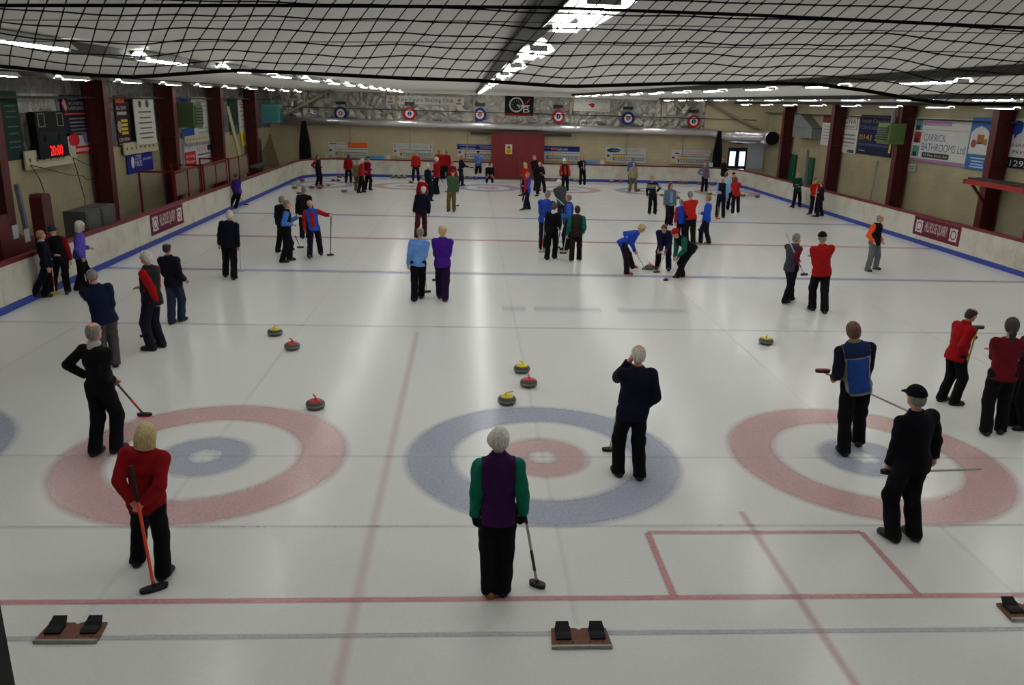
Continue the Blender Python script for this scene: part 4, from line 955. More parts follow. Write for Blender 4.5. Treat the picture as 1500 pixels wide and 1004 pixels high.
EYE = MB().lathe([(.003, -.009), (.008, -.004), (.009, 0), (.008, .004), (.003, .009)], 8).mesh('eye'); EYE.materials.append(mat('eye', (38, 30, 28), .3))
MOUTH = MB().lathe([(.004, -.006), (.019, -.002), (.021, 0), (.019, .002), (.004, .006)], 8).mesh('mouth'); MOUTH.materials.append(mat('lips', (142, 74, 68), .6))
PEOPLE = {}
def hair_mat(c):
    key = ('hair', c)
    if key in _mats: return _mats[key]
    m = bpy.data.materials.new('hair'); m.use_nodes = True; nt = m.node_tree; b = nt.nodes['Principled BSDF']
    tc = nt.nodes.new('ShaderNodeTexCoord'); mp = nt.nodes.new('ShaderNodeMapping'); mp.inputs['Scale'].default_value = (95, 95, 9)
    n = nt.nodes.new('ShaderNodeTexNoise'); n.inputs['Scale'].default_value = 1; n.inputs['Detail'].default_value = 4
    nt.links.new(tc.outputs['Object'], mp.inputs[0]); nt.links.new(mp.outputs[0], n.inputs['Vector'])
    cr = nt.nodes.new('ShaderNodeValToRGB'); L = lin(HAIRC[c]); cr.color_ramp.elements[0].position = .3; cr.color_ramp.elements[1].position = .7
    cr.color_ramp.elements[0].color = (*[v * .55 for v in L], 1); cr.color_ramp.elements[1].color = (*[min(v * 1.3, 1) for v in L], 1)
    nt.links.new(n.outputs['Fac'], cr.inputs[0]); nt.links.new(cr.outputs[0], b.inputs['Base Color'])
    bp = nt.nodes.new('ShaderNodeBump'); bp.inputs['Strength'].default_value = .7; bp.inputs['Distance'].default_value = .01
    nt.links.new(n.outputs['Fac'], bp.inputs['Height']); nt.links.new(bp.outputs[0], b.inputs['Normal']); b.inputs['Roughness'].default_value = .6
    _mats[key] = m; return m

def person(key, feet, head, face, top, trousers, label, hair='grey', style='short', hat=None, rh='down', lh='down', vest=None, lean=None, tilt=None, hipz=None, hipxy=None, feet2=None, stride=0.0,
           hturn=0, hpitch=0, belly=0.0, H=None, shoes=(18, 17, 18), shoes2=None, gloves=None, kind='jacket', collar=None, hdy=0.0, skirt=0.0, stripes=None, wide=1.0, group='curlers on the ice', skin=SKIN, emblem=None, stance=.1, panel=None, yoke=None, sleeves2=None, z0=0.0):
    """feet: photo point between the feet; head: photo point of the top of the head; face: degrees (0 away from the camera, 90 right, 180 towards it)"""
    if feet2 is not None:
        fl, fr = gz(*feet, z0), gz(*feet2, z0); F = (fl + fr) / 2
    else: F = gz(*feet, z0); fl = fr = None
    dist = float(np.linalg.norm(F - CAMP))
    F = F.copy(); F[1] = min(F[1] + .05, FARB - .3); F[0] = min(max(F[0], HW_L + .33), HW_R - .33)
    A = math.radians(face); Rw = np.array([[math.cos(A), math.sin(A), 0], [-math.sin(A), math.cos(A), 0], [0, 0, 1]])   # local -> world
    def toloc(P): return Rw.T @ (np.array(P, float) - np.array([F[0], F[1], z0]))
    if head is not None:
        Hw = gy(head[0], head[1], F[1] + hdy); o = toloc(Hw); ztop = o[2]
        if H is None:
            s = ztop / 1.75; off = math.hypot(o[0], o[1])
            for _ in range(3):
                tl = math.asin(min(off * .75 / (.82 * s), .7)); s = ztop / (.93 + .82 * math.cos(tl))
            H = s * 1.75
        s = H / 1.75
        o = o / s
        if lean is None: lean = math.degrees(math.asin(max(-.3, min(.75, (o[1] - .02) * .75 / .8))))
        if tilt is None: tilt = math.degrees(math.asin(max(-.35, min(.35, o[0] * .8 / .82))))
        hx, hy = o[0] * .2, o[1] * .2
    else:
        s = H / 1.75; hx = hy = 0.0
    lean = lean or 0.0; tilt = tilt or 0.0
    if hipxy: hx, hy = hipxy
    hz = hipz if hipz else .93
    vox = min(max(.00078 * dist, .0105), .03) if dist < 15 else min(.00075 * dist, .031)
    fine = vox < .014
    # --- skeleton
    Rt = rot('y', tilt) @ rot('x', -lean)
    pel = V(hx, hy, hz)
    def T(x, y, z): return pel + Rt @ V(x, y, z)
    sw = .178 * wide
    neck = T(0, -.005, .52); Rh = Rt @ rot('x', lean * .55) @ rot('z', -hturn) @ rot('x', hpitch)
    hc = neck + Rt @ V(0, .01, .03) + Rh @ V(0, .02, .148)
    def hd(x, y, z): return hc + Rh @ V(x, y, z)
    def hand_target(h, sg):
        if isinstance(h, str):
            x, y, z = ARM[h]; t = V(x * sg, y, z)
            if h in ('down',): return t + V(hx, hy, hz - .93) + V(0, math.sin(math.radians(lean)) * .35, 0)
            return pel + Rt @ (t - V(0, 0, .93))
        if len(h) == 3 and abs(h[0]) > 5: return toloc(gy(h[0], h[1], F[1] + h[2])) / s
        return V(*h)
    arms = []
    for sg, h in ((1, rh), (-1, lh)):
        S = T(sw * sg, -.01, .455); tg = hand_target(h, sg)
        hint = {'back': V(.9 * sg, -.5, -.1), 'hip': V(1.0 * sg, -.5, -.1), 'chin': V(.6 * sg, .0, -1), 'cross': V(.7 * sg, 0, -1)}.get(h if isinstance(h, str) else '', V(.28 * sg, -.9, -.4))
        E, W = ik(S, tg, .295, .255, Rt @ hint); arms.append((S, E, W, sg, h))
    legs = []
    for sg, fw in ((-1, fl), (1, fr)):
        J = pel + rot('y', tilt * .3) @ V(.088 * sg, 0, -.03)
        if fw is not None:
            p = toloc(fw) / s; A0 = V(p[0], p[1], .085)
        else: A0 = V(stance * sg, stride * sg * .5, .085)
        legs.append([J, A0, sg])
    if fl is not None:   # left foot is the one on the person's left
        if legs[0][1][0] > legs[1][1][0]: legs[0][1], legs[1][1] = legs[1][1], legs[0][1]
    for L in legs:
        K, A_ = ik(L[0], L[1], .425, .415, V(.12 * L[2], 1, .05)); L += [K, A_]
    # --- primitives in local units (figure 1.75 tall)
    I = np.eye(3)
    torso = [('e', T(0, 0, .0), Rt, V(.158 * wide, .112 + belly * .3, .125)), ('e', T(0, .01 + belly * .3, .15), Rt, V(.14 * wide + belly * .3, .102 + belly * .6, .17)),
             ('e', T(0, .0, .34), Rt, V(.162 * wide, .112 + belly * .2, .18)), ('c', T(-sw * .82, -.012, .445), T(sw * .82, -.012, .445), .058, .058)]
    nk = [('c', T(0, -.012, .46), neck + Rt @ V(0, .012, .06), .054, .05)]
    head_p = [('e', hd(0, -.005, .025), Rh, V(.076, .097, .094)), ('e', hd(0, .018, -.045), Rh, V(.06, .073, .075)), ('e', hd(0, .055, -.078), Rh, V(.034, .036, .03)),
              ('c', hd(0, .088, .012), hd(0, .109, -.02), .011, .016)]
    for sg in (-1, 1): head_p += [('e', hd(.077 * sg, -.008, -.012), Rh, V(.012, .024, .033))]
    arm_p = []; hand_p = []; slv = []
    for S, E, W, sg, h in arms:
        arm_p += [('c', S, E, .052, .042), ('c', E, W, .042, .03)]
        slv.append((S, E, W))
        d = (W - E) / np.linalg.norm(W - E)
        side = np.cross(d, V(0, 0, 1) if abs(d[2]) < .9 else V(0, 1, 0)); side = side / np.linalg.norm(side); nrm = np.cross(side, d)
        if abs(d[2]) > .7: side, nrm = V(0, 1, 0) - d * d[1], V(sg, 0, 0) - d * d[0] * sg; side = side / np.linalg.norm(side); nrm = nrm / np.linalg.norm(nrm)
        hand_p.append(('c', W, W + d * .035, .027, .03)); hand_p.append(('e', W + d * .06, np.stack([side, d, nrm], 1), V(.041, .046, .021)))
        grip = not isinstance(h, str)
        cu = 1.0 if grip else .35
        for i, (o_, ln) in enumerate(((-.03, .062), (-.01, .072), (.01, .07), (.03, .055))):
            b0 = W + d * .088 + side * o_; mid = b0 + d * ln * .45 * (1 - .3 * cu) - nrm * ln * .5 * cu; tip = mid + d * ln * (.45 - .75 * cu) - nrm * ln * .45 * cu
            hand_p += [('c', b0, mid, .0098, .0092), ('c', mid, tip, .0092, .008)]
        t0 = W + d * .03 + side * .034; t1 = t0 + side * .03 + d * .03 - nrm * .012 * cu; t2 = t1 + d * .03 - nrm * .014 - side * .006
        hand_p += [('c', t0, t1, .013, .011), ('c', t1, t2, .011, .009)]
    leg_p = []; foot_p = []
    for J, A0, sg, K, A_ in legs:
        leg_p += [('c', J, K, .083, .056), ('c', K, A_, .054, .038)]
    # --- solids
    allp = [p[1] for L in (torso, head_p, hand_p, arm_p, leg_p) for p in L] + [p[2] for L in (hand_p, arm_p, leg_p) for p in L if p[0] == 'c']
    lo = np.min(allp, 0) - .2; hi = np.max(allp, 0) + .2; lo[2] = min(lo[2], -.02)
    hi[2] = max(hi[2], hd(0, 0, .16)[2] + .03)
    vx = vox / s; G = Solid(lo, hi, vx)
    root = empty('person', (F[0], F[1], z0), -A, label, 'person', group)
    PEOPLE[key] = (root, F, s, A)
    made = {}
    def put(name, f, m, lab=None, of=None):
        me = G.mesh(f, name, m, s)
        if me is None: return None
        o = link(name, me, None, made.get(of, root)); made.setdefault(name, o)
        if lab: o['label'] = lab
        return o
    sd = (sum(ord(q) * (i + 3) for i, q in enumerate(key)) % 97) * .37
    fold = .0045 if vox < .02 else .003
    skin_m = mat('skin', skin, .55, var=.08, scale=10, spec=.35)
    put('body', np.minimum.reduce([G.field(torso + nk + head_p + arm_p + hand_p, .018), G.field(leg_p, .03)]), skin_m)
    up = Rt @ V(0, 0, 1)
    # trousers
    trp = [('e', T(0, 0, -.01), Rt, V(.162 * wide, .116 + belly * .3, .13))]; lp = []
    for J, A0, sg, K, A_ in legs:
        dn = (A_ - K) / np.linalg.norm(A_ - K)
        lp += [('c', J, K, .094, .076), ('c', K, A_ + dn * .03, .074, .072)]
    ft = G.field(trp + lp, .035, [(T(0, 0, .09), up), (V(0, 0, .045), V(0, 0, -1))], .012, fold, sd)
    put('trousers', ft, cloth(trousers))
    # shoes
    for J, A0, sg, K, A_ in legs:
        yaw = rot('z', -8 * sg); q = lambda x, y, z: V(A_[0], A_[1], A_[2] - .085) + yaw @ V(x, y, z)
        tl_ = .0 if A_[2] < .12 else .02
        f = G.field([('c', q(0, -.05, .042), q(0, .15, .034 - tl_), .042, .037), ('c', q(0, -.035, .05), q(0, -.02, .1), .045, .046), ('e', q(0, .06, .05), yaw, V(.044, .1, .042))], .03, [(q(0, 0, 0.002), V(0, 0, -1)), (q(0, 0, .115), V(0, 0, 1))], .004)
        put('shoe', f, mat('shoe', (shoes2 if shoes2 and sg < 0 else shoes), .5, var=.1, scale=12))
    # top: torso with a hem, sleeves to the wrist
    jk = kind in ('jacket', 'fleece'); off = .026 if jk else .016
    hem = -.13 - skirt if jk else -.09 - skirt
    tors2 = torso + [('c', T(0, -.012, .44), neck + Rt @ V(0, .008, .02), .055, .052), ('e', T(0, 0, -.08), Rt, V(.168 * wide, .125 + belly * .3, .16))]
    fb = G.field(tors2, .045, [(T(0, 0, hem), -up), (neck + up * (.045 if jk else .015), up)], off, fold, sd + 2)
    fs = None
    for S, E, W in slv:
        d = (W - E) / np.linalg.norm(W - E)
        g = G.field([('c', S, E, .057, .049), ('c', E, W, .049, .036)], .02, [(W + d * .004, d)], off * .75, fold, sd + 5)
        fs = g if fs is None else np.minimum(fs, g)
    if vest:
        put('sleeves', smin(fs, G.field(tors2, .045, [(T(0, 0, hem + .04), -up), (neck + up * .03, up)], off * .5), .02), cloth(sleeves2 or top))
        rx = Rt @ V(1, 0, 0)
        put('vest', G.field(tors2, .045, [(T(0, 0, hem), -up), (neck + up * .05, up), (T(sw * .9, 0, 0), rx), (T(-sw * .9, 0, 0), -rx)], .034, fold * .8, sd + 9), cloth(vest))
        toff = .036
    else:
        m = cloth(top)
        if stripes: m = striped(top, stripes)
        put({'jacket': 'jacket', 'fleece': 'fleece', 'sweater': 'sweater', 'shirt': 'shirt'}[kind], smin(fb, fs, .035), m)
        toff = off
    topname = 'vest' if vest else kind
    if panel:   # coloured back panel sewn on the garment
        f = G.field(tors2, .045, [(T(0, 0, -.09), -up), (T(0, 0, .375), up), (T(.132, 0, 0), Rt @ V(1, 0, 0)), (T(-.132, 0, 0), Rt @ V(-1, 0, 0)), (T(0, -.01, 0), Rt @ V(0, 1, 0))], toff + .006, fold * .8, sd + 9)
        put('back_panel', f, cloth(panel), of='vest')
        if yoke: put('yoke', G.field(tors2, .045, [(T(0, 0, .39), -up), (neck + up * .05, up), (T(sw * .88, 0, 0), Rt @ V(1, 0, 0)), (T(-sw * .88, 0, 0), Rt @ V(-1, 0, 0))], toff + .004, fold * .8, sd + 9), cloth(yoke), of='vest')
    if collar:
        put('collar', G.field([('c', T(0, -.012, .49), neck + Rt @ V(0, .008, .03), .058, .055)], .02, [(neck + up * .072, up), (T(0, 0, .47), -up)], .025), cloth(collar), of=topname)
    if emblem:
        f = G.field([(p if i != 2 else p) for i, p in enumerate(tors2)], .045, [(T(0, 0, emblem[0]), -up), (T(0, 0, emblem[1]), up), (T(0, .0, 0), -(Rt @ V(0, 1, 0))), (T(.07, 0, 0), Rt @ V(1, 0, 0)), (T(-.07, 0, 0), Rt @ V(-1, 0, 0))], toff + .006, fold, sd + 2)
        put('shirt_front', f, cloth(emblem[2]), of=topname)
    if gloves:
        for i in range(2):
            n_ = len(hand_p) // 2
            put('glove', G.field(hand_p[i * n_:(i + 1) * n_], .012, (), .005), cloth(gloves))
    # hair and hats
    ff = Rh @ V(0, .78, -.62); hu = Rh @ V(0, 0, 1); hb = Rh @ V(0, 1, 0)
    scalp = [head_p[0], ('e', hd(0, -.02, -.02), Rh, V(.072, .08, .085))]
    hm = hair_mat(hair)
    if style == 'short': f = G.field(scalp, .02, [(hd(0, .052, .04), ff), (hd(0, 0, -.078), -hu)], .012)
    elif style == 'rim': f = np.maximum(G.field(scalp, .02, [(hd(0, .03, .03), ff), (hd(0, 0, -.078), -hu)], .010), -G.field([('e', hd(0, .03, .115), Rh, V(.066, .11, .075))], .01))
    elif style in ('bob', 'long'):
        lowz = -.15 if style == 'bob' else -.2
        f = G.field(scalp + [('e', hd(0, -.02, -.03), Rh, V(.094, .092, .125)), ('c', hd(0, -.025, -.02), hd(0, -.03, lowz + .02), .092, .094)], .03, [(hd(0, .045, .02), Rh @ V(0, .95, -.3)), (hd(0, 0, lowz), -hu)], .012, .006, sd)
    elif style == 'curly': f = G.field(scalp + [('e', hd(0, -.015, 0), Rh, V(.095, .1, .12)), ('c', hd(0, -.03, -.03), hd(0, -.03, -.15), .085, .085)], .03, [(hd(0, .045, .02), Rh @ V(0, .95, -.3)), (hd(0, 0, -.17), -hu)], .016, .006, sd)
    elif style == 'pony': f = smin(G.field(scalp, .02, [(hd(0, .052, .04), ff), (hd(0, 0, -.085), -hu)], .016), G.field([('c', hd(0, -.1, .02), hd(0, -.125, -.08), .035, .045), ('c', hd(0, -.125, -.08), hd(0, -.11, -.24), .045, .02)], .02), .02)
    elif style == 'puff': f = G.field(scalp + [('e', hd(0, -.015, .02), Rh, V(.088, .1, .1))], .02, [(hd(0, .06, .04), ff), (hd(0, 0, -.095), -hu)], .012, .009, sd)
    else: f = None
    if f is not None: put('hair', f, hm)
    if hat:
        ht, hcol = hat
        if ht == 'beanie': put('beanie', G.field(scalp + [('e', hd(0, -.015, .05), Rh, V(.078, .095, .09))], .02, [(hd(0, .02, .015), Rh @ V(0, .25, -.97))], .022, .002, sd), cloth(hcol))
        elif ht == 'cap':
            put('cap', smin(G.field(scalp, .02, [(hd(0, 0, .03), -hu)], .02), G.field([('e', hd(0, .105, .035), Rh @ rot('x', -12), V(.07, .075, .012))], .01), .01), cloth(hcol))
        elif ht == 'flat': put('flat_cap', smin(G.field([('e', hd(0, .01, .075), Rh @ rot('x', -14), V(.098, .13, .042))], .02), G.field(scalp, .02, [(hd(0, 0, .045), -hu)], .016), .02), cloth(hcol))
    if abs(((face + hturn + 180) % 360) - 180) > 35:
        for sg in (-1, 1):
            e_ = link('eye', EYE, None, made['body']); e_.location = Vector(hd(.031 * sg, .084, .008) * s); e_.scale = (s,) * 3
        mo = link('mouth', MOUTH, None, made['body']); mo.matrix_local = Matrix.Translation(Vector(hd(0, .083, -.056) * s)) @ Matrix(Rh.tolist()).to_4x4() @ Matrix.Scale(s, 4)
    def W_(P): return Rw @ (np.array(P) * s) + np.array([F[0], F[1], z0])
    return {'hands': [W_(a[2] + (a[2] - a[1]) / np.linalg.norm(a[2] - a[1]) * .075) for a in arms], 'F': F, 's': s, 'W': W_}
def striped(base, rows):
    key = ('striped', base, tuple(rows))
    if key in _mats: return _mats[key]
    m = cloth(base).copy(); nt = m.node_tree; b = nt.nodes['Principled BSDF']; tc = nt.nodes.new('ShaderNodeTexCoord'); sp = nt.nodes.new('ShaderNodeSeparateXYZ'); nt.links.new(tc.outputs['Object'], sp.inputs[0])
    tot = None
    for z in rows:
        c = nt.nodes.new('ShaderNodeMath'); c.operation = 'COMPARE'; c.inputs[1].default_value = z; c.inputs[2].default_value = .013; nt.links.new(sp.outputs[2], c.inputs[0])
        if tot is None: tot = c.outputs[0]
        else:
            a = nt.nodes.new('ShaderNodeMath'); a.operation = 'MAXIMUM'; nt.links.new(tot, a.inputs[0]); nt.links.new(c.outputs[0], a.inputs[1]); tot = a.outputs[0]
    src = b.inputs['Base Color'].links[0].from_socket; mx = nt.nodes.new('ShaderNodeMix'); mx.data_type = 'RGBA'; nt.links.new(tot, mx.inputs[0]); nt.links.new(src, mx.inputs[6]); mx.inputs[7].default_value = (*lin((170, 168, 150)), 1); nt.links.new(mx.outputs[2], b.inputs['Base Color'])
    _mats[key] = m; return m
# ------------------------------------------------------------------ the curlers (photo points measured on the ice)
NAVY = (22, 26, 44); BLK = (17, 17, 19); RED = (166, 18, 26); DKT = (19, 19, 22); MAROON = (96, 16, 30); BLUE = (34, 66, 150); PURP = (72, 40, 140)
def bm(a, b, Y, label, on_ice=True, dYb=0.0, **k):
    """broom: free end a and head b as photo points; Y = depth of the holder"""
    A = gy(a[0], a[1], Y)
    B = gz(b[0], b[1], .012) if on_ice else gy(b[0], b[1], Y + dYb)
    d = A - B
    L = float(np.linalg.norm(d))
    if L > 1.6: A = B + d / L * 1.5
    return broom(A, B, label, **k)
P1 = person('a1', (203, 828), (213, 620), 4, RED, BLK, 'woman in a red jacket with blonde bobbed hair seen from behind', 'blonde', 'bob', rh='back', lh='back', feet2=(240, 848), belly=.03, wide=1.1, skirt=.07)
bm((192, 683), (226, 864), P1['F'][1] - .3, 'broom with bright orange shaft held behind the red-jacketed woman', shaft=(232, 66, 30), grip=(22, 22, 28), hd=(1, .6, 0), pad=(20, 20, 22), hl=.13, r0=.016)
P2 = person('a2', (140, 667), (135, 473), 18, BLK, BLK, 'man in a black sweater with one hand on his hip at left', 'grey', 'rim', rh=(165, 556, .05), lh='hip', feet2=(171, 663), kind='sweater', collar=(170, 170, 168), belly=.03)
bm((157, 546), (212, 609), P2['F'][1] + .1, 'broom with red flecked dark shaft held by the black sweatered man', shaft=(52, 30, 40), head=(24, 26, 40), pad=(190, 40, 30), hd=(1, .0, 0), band=(180, 40, 40))
P3 = person('a3', (717, 872), (731, 628), 0, (16, 108, 86), BLK, 'white haired woman in a purple padded vest with green sleeves', 'white', 'puff', rh=(766, 752, .02), lh=(696, 757, .02), feet2=(737, 870), vest=(56, 22, 66), collar=(50, 18, 60), gloves=(14, 14, 15), kind='jacket', belly=.03, stance=.06, shoes2=(150, 108, 30))
bm((765, 730), (787, 858), P3['F'][1] + .05, 'broom with black and white shaft held by the purple-vested woman', shaft=(170, 168, 160), grip=(24, 24, 24), head=(60, 50, 46), pad=(34, 30, 30), hd=(.8, -.5, 0), hl=.09, band=(50, 40, 40))
P4 = person('a4', (905, 697), (937, 506), -6, (17, 20, 38), BLK, 'balding man in a navy fleece with hand to chin by the blue house', 'white', 'rim', lh='chin', rh='pocket', feet2=(936, 702), belly=.04, wide=1.06, shoes=(24, 22, 24))
bm((912, 560), (893, 660), P4['F'][1] + .35, 'broom mostly hidden behind the man in the navy fleece', hd=(1, 0, 0))
P5 = person('a5', (1235, 667), (1250, 472), 8, (18, 20, 34), BLK, 'man in a blue and grey backed vest walking away', 'brown', 'short', rh=(1262, 571, .12), lh=(1223, 552, .15), feet2=(1256, 653), vest=(134, 132, 122), panel=(38, 70, 146), yoke=(28, 40, 78), collar=(120, 118, 108), wide=1.02)
bm((1331, 603), (1205, 545), P5['F'][1] + .2, 'red and white broom carried level by the blue-vested man', False, .05, shaft=(196, 190, 184), grip=(190, 180, 172), head=(120, 24, 28), pad=(40, 20, 24), band=(186, 34, 34), hd=(.3, 0, 1))
P6 = person('a6', (1306, 792), (1344, 566), -14, (14, 14, 20), BLK, 'man in black with a black baseball cap holding a broom level', 'grey', 'rim', ('cap', (14, 15, 24)), lh=(1302, 682, .12), rh=(1368, 672, .16), feet2=(1337, 790), belly=.03, wide=1.06, kind='fleece')
bm((1436, 687), (1303, 693), P6['F'][1] + .12, 'broom with plain silver shaft held level by the capped man', False, .0, shaft=(196, 194, 186), grip=(190, 188, 180), head=(18, 18, 20), pad=(24, 24, 26), hd=(.7, .3, .2))
P7 = person('a7', (1378, 588), (1424, 451), 82, (178, 18, 26), BLK, 'bald man in a red jacket leaning on a yellow broom', 'dark', 'rim', rh=(1413, 520, -.1), lh=(1420, 494, .1), feet2=(1397, 594), collar=(170, 20, 24), gloves=(20, 20, 22), hpitch=-14, belly=.03, shoes=(30, 30, 30))
bm((1410, 556), (1432, 481), P7['F'][1] - .12, 'yellow shafted broom held upside down under the bald mans chin', False, .0, shaft=(206, 176, 60), grip=(24, 24, 24), head=(20, 20, 22), pad=(20, 20, 22), hd=(1, 0, 0))
P8 = person('a8', (1443, 637), (1485, 466), 22, MAROON, BLK, 'woman in a maroon sweater with a long dark ponytail at right', 'dark', 'pony', rh='cross', lh='cross', feet2=(1464, 635), kind='sweater', belly=.02, shoes=(40, 38, 40))
P9 = person('a9', (1483, 624), (1514, 470), -82, (60, 14, 22), BLK, 'dark clothed person cut off by the right picture edge', 'dark', 'short', rh='cross', lh='cross', feet2=(1499, 631))
person('b1', (155, 541), (132, 394), -28, (20, 26, 54), (74, 72, 72), 'stooping man in a navy jacket and grey trousers with hand to face', 'grey', 'rim', lh='chin', rh='front', feet2=(170, 537), hpitch=-15, belly=.06, wide=1.08)
Q = person('b2', (222, 514), (213, 367), -78, (196, 24, 28), (24, 24, 36), 'white bearded man in a dark vest with red sleeves facing left', 'white', 'short', lh=(228, 442, -.08), rh='front', feet2=(237, 509), vest=(30, 36, 34), belly=.03)
bm((229, 436), (214, 493), Q['F'][1] + .15, 'broom held low by the man with red sleeves', head=(22, 22, 26))
person('b3', (252, 475), (243, 356), 14, (20, 20, 34), (42, 50, 74), 'man in a dark jacket and blue jeans with hand in pocket', 'dark', 'rim', rh='pocket', lh='front', feet2=(266, 471), wide=1.05)
person('b4', (47, 440), (39, 341), 62, (16, 18, 34), (14, 15, 26), 'man in a navy suit leaning back on the left boards', 'sandy', 'short', rh='down', lh='front', feet2=(66, 436), collar=(170, 175, 190), hturn=-12, lean=-5, tilt=-3, hipxy=(0, -.06))
Q = person('b5', (79, 429), (76, 331), 176, (150, 18, 24), (18, 18, 24), 'person in red with dark vest and grey beanie at the left boards', 'dark', None, ('beanie', (44, 52, 66)), rh=(70, 375, -.16), lh='down', feet2=(100, 430), vest=(22, 26, 26), hpitch=-16)
bm((73, 368), (80, 430), Q['F'][1] - .3, 'white broom with yellow pad held by the person in the beanie', shaft=(210, 206, 200), head=(214, 190, 40), pad=(214, 190, 40), band=(200, 60, 30))
Q = person('b6', (114, 426), (118, 326), 66, (88, 78, 176), BLK, 'woman in a lilac jacket and white hat at the left boards', 'white', 'bob', ('beanie', (208, 202, 186)), rh=(120, 378, -.15), lh='front', feet2=(125, 422), H=1.62)
bm((118, 374), (128, 421), Q['F'][1] - .2, 'broom held by the woman in the lilac jacket', shaft=(206, 206, 204))
Q = person('b7', (331, 406), (336, 308), 0, (17, 20, 34), BLK, 'man in black walking away with white broom at left', 'white', 'short', rh=(349, 366, .0), lh='down', feet2=(343, 410), belly=.02)
bm((350, 329), (353, 397), Q['F'][1] - .08, 'white broom carried upright by the man in black at left', shaft=(214, 214, 210), grip=(206, 206, 204), head=(214, 214, 210), pad=(150, 150, 150))
Q = person('b8', (336, 308), (340, 255), 8, (66, 46, 128), BLK, 'person in a purple jacket leaning beside the left boards', 'brown', 'short', rh=(347, 286, .0), feet2=(345, 307), lean=2, tilt=-4)
bm((347, 283), (358, 300), Q['F'][1], 'dark broom of the purple-jacketed person at the boards', shaft=(70, 60, 60))
person('b9', (407, 372), (412, 287), 26, (20, 22, 32), BLK, 'man in dark clothes behind the man with blue shoulders', 'grey', 'short', feet2=(425, 368), rh='front')
Q = person('c1', (414, 385), (421, 293), 74, (70, 120, 200), BLK, 'man in black vest with bright blue sleeves pointing right', 'grey', 'short', rh=(428, 329, -.12), lh=(436, 318, .1), feet2=(424, 382), vest=(16, 16, 18))
bm((428, 336), (440, 363), Q['F'][1] + .1, 'black headed broom between two men at left middle', shaft=(80, 76, 74), head=(18, 18, 20))
person('c2', (447, 350), (445, 273), -8, (20, 20, 24), BLK, 'man in a black jacket behind the red and blue vested man', 'grey', 'short', belly=.03)
Q = person('c3', (454, 379), (453, 293), 168, (196, 40, 28), (22, 20, 30), 'bald man in a blue vest over red holding a broom at arms length', 'white', 'rim', lh=(483, 315, .0), rh='down', feet2=(470, 374), vest=(34, 76, 176), emblem=(.0, .46, (196, 40, 28)), wide=1.03, belly=.03)
bm((485, 313), (484, 374), Q['F'][1], 'thin dark broom held upright at arms length', shaft=(70, 70, 68), head=(20, 20, 22))
person('c4', (610, 350), (621, 273), 2, (18, 20, 38), (74, 24, 30), 'man in a navy jacket and maroon trousers behind the pale blue sweater', 'white', 'rim', feet2=(622, 347), H=1.78)
person('c5', (617, 310), (620, 258), 0, RED, BLK, 'man in a red sweater just beyond the navy-jacketed man', 'grey', 'short', kind='sweater')
Q = person('c6', (607, 443), (616, 333), 4, (104, 150, 218), BLK, 'man in a pale blue sweater walking away', 'grey', 'rim', lh=(598, 388, .0), rh='front', feet2=(617, 437), kind='sweater', belly=.03, wide=1.04)
bm((622, 385), (625, 428), Q['F'][1] + .3, 'broom hidden in front of the pale blue sweatered man', head=(20, 20, 22))
Q = person('c7', (644, 437), (648, 331), 4, (64, 26, 132), (34, 18, 56), 'blonde woman in a purple jacket walking away', 'blonde', 'puff', rh='front', lh='front', feet2=(652, 442), skirt=.02, wide=1.04)
bm((639, 358), (639, 411), Q['F'][1] + .12, 'white broom tucked by the purple-jacketed woman', shaft=(214, 214, 210))
Q = person('c8', (657, 310), (664, 249), 186, (60, 88, 60), (98, 78, 52), 'old man in a green jacket and flat cap facing the camera', 'grey', 'short', ('flat', (72, 64, 48)), rh=(659, 284, -.1), lh='down', feet2=(665, 310), shoes=(44, 34, 26))
bm((658, 282), (669, 302), Q['F'][1] - .2, 'white broom of the man in the green jacket', shaft=(214, 214, 210))
person('c9', (629, 295), (626, 240), 58, (22, 28, 48), (18, 22, 40), 'white haired man in navy standing sideways near the far houses', 'white', 'short', rh='front')
Q = person('d1', (640, 285), (639, 230), -60, RED, BLK, 'white haired woman in red near the far red house', 'white', 'puff', rh='front', lh='front')
bm((646, 262), (655, 281), Q['F'][1], 'white broom of the white haired woman in red', shaft=(214, 214, 210))
person('d2', (644, 263), (642.6, 219), 4, (186, 24, 28), BLK, 'left one of two red-jacketed people at the far boards', 'sandy', 'short')
person('d3', (653, 263), (654.5, 220), -6, (170, 18, 26), (34, 36, 30), 'right one of two red-jacketed people at the far boards', 'sandy', 'short')
person('d4', (664, 281), (662, 236), 30, RED, BLK, 'person in red half hidden by the man in green', 'sandy', 'short')
Q = person('d5', (671, 273), (677, 227), 78, (22, 26, 48), (24, 26, 38), 'man in navy holding out a broom near the far blue house', 'sandy', 'rim', rh=(687, 245, -.1), lh='front', feet2=(677, 272))
bm((668, 249), (691, 245), Q['F'][1] - .15, 'broom held out level by the man in navy at the far end', False, shaft=(200, 196, 190))
Q = person('d6', (605, 266), (609.6, 221.5), 178, (206, 40, 32), (24, 24, 30), 'man in a red shirt facing the camera under the second score board', 'sandy', 'short', kind='sweater', feet2=(613, 266))
bm((617, 243), (617, 262), Q['F'][1], 'dark broom beside the red-shirted man at the far boards', shaft=(70, 60, 60))
Q = person('d7', (697, 262), (700.7, 221), 182, (72, 116, 196), BLK, 'man in a blue sweater and dark cap under the blue score board', 'dark', None, ('cap', (22, 22, 24)), kind='sweater', feet2=(704, 262), rh='front', lh='front')
bm((703, 241), (697, 263), Q['F'][1] - .2, 'white broom of the man in blue at the far boards', shaft=(206, 200, 196))
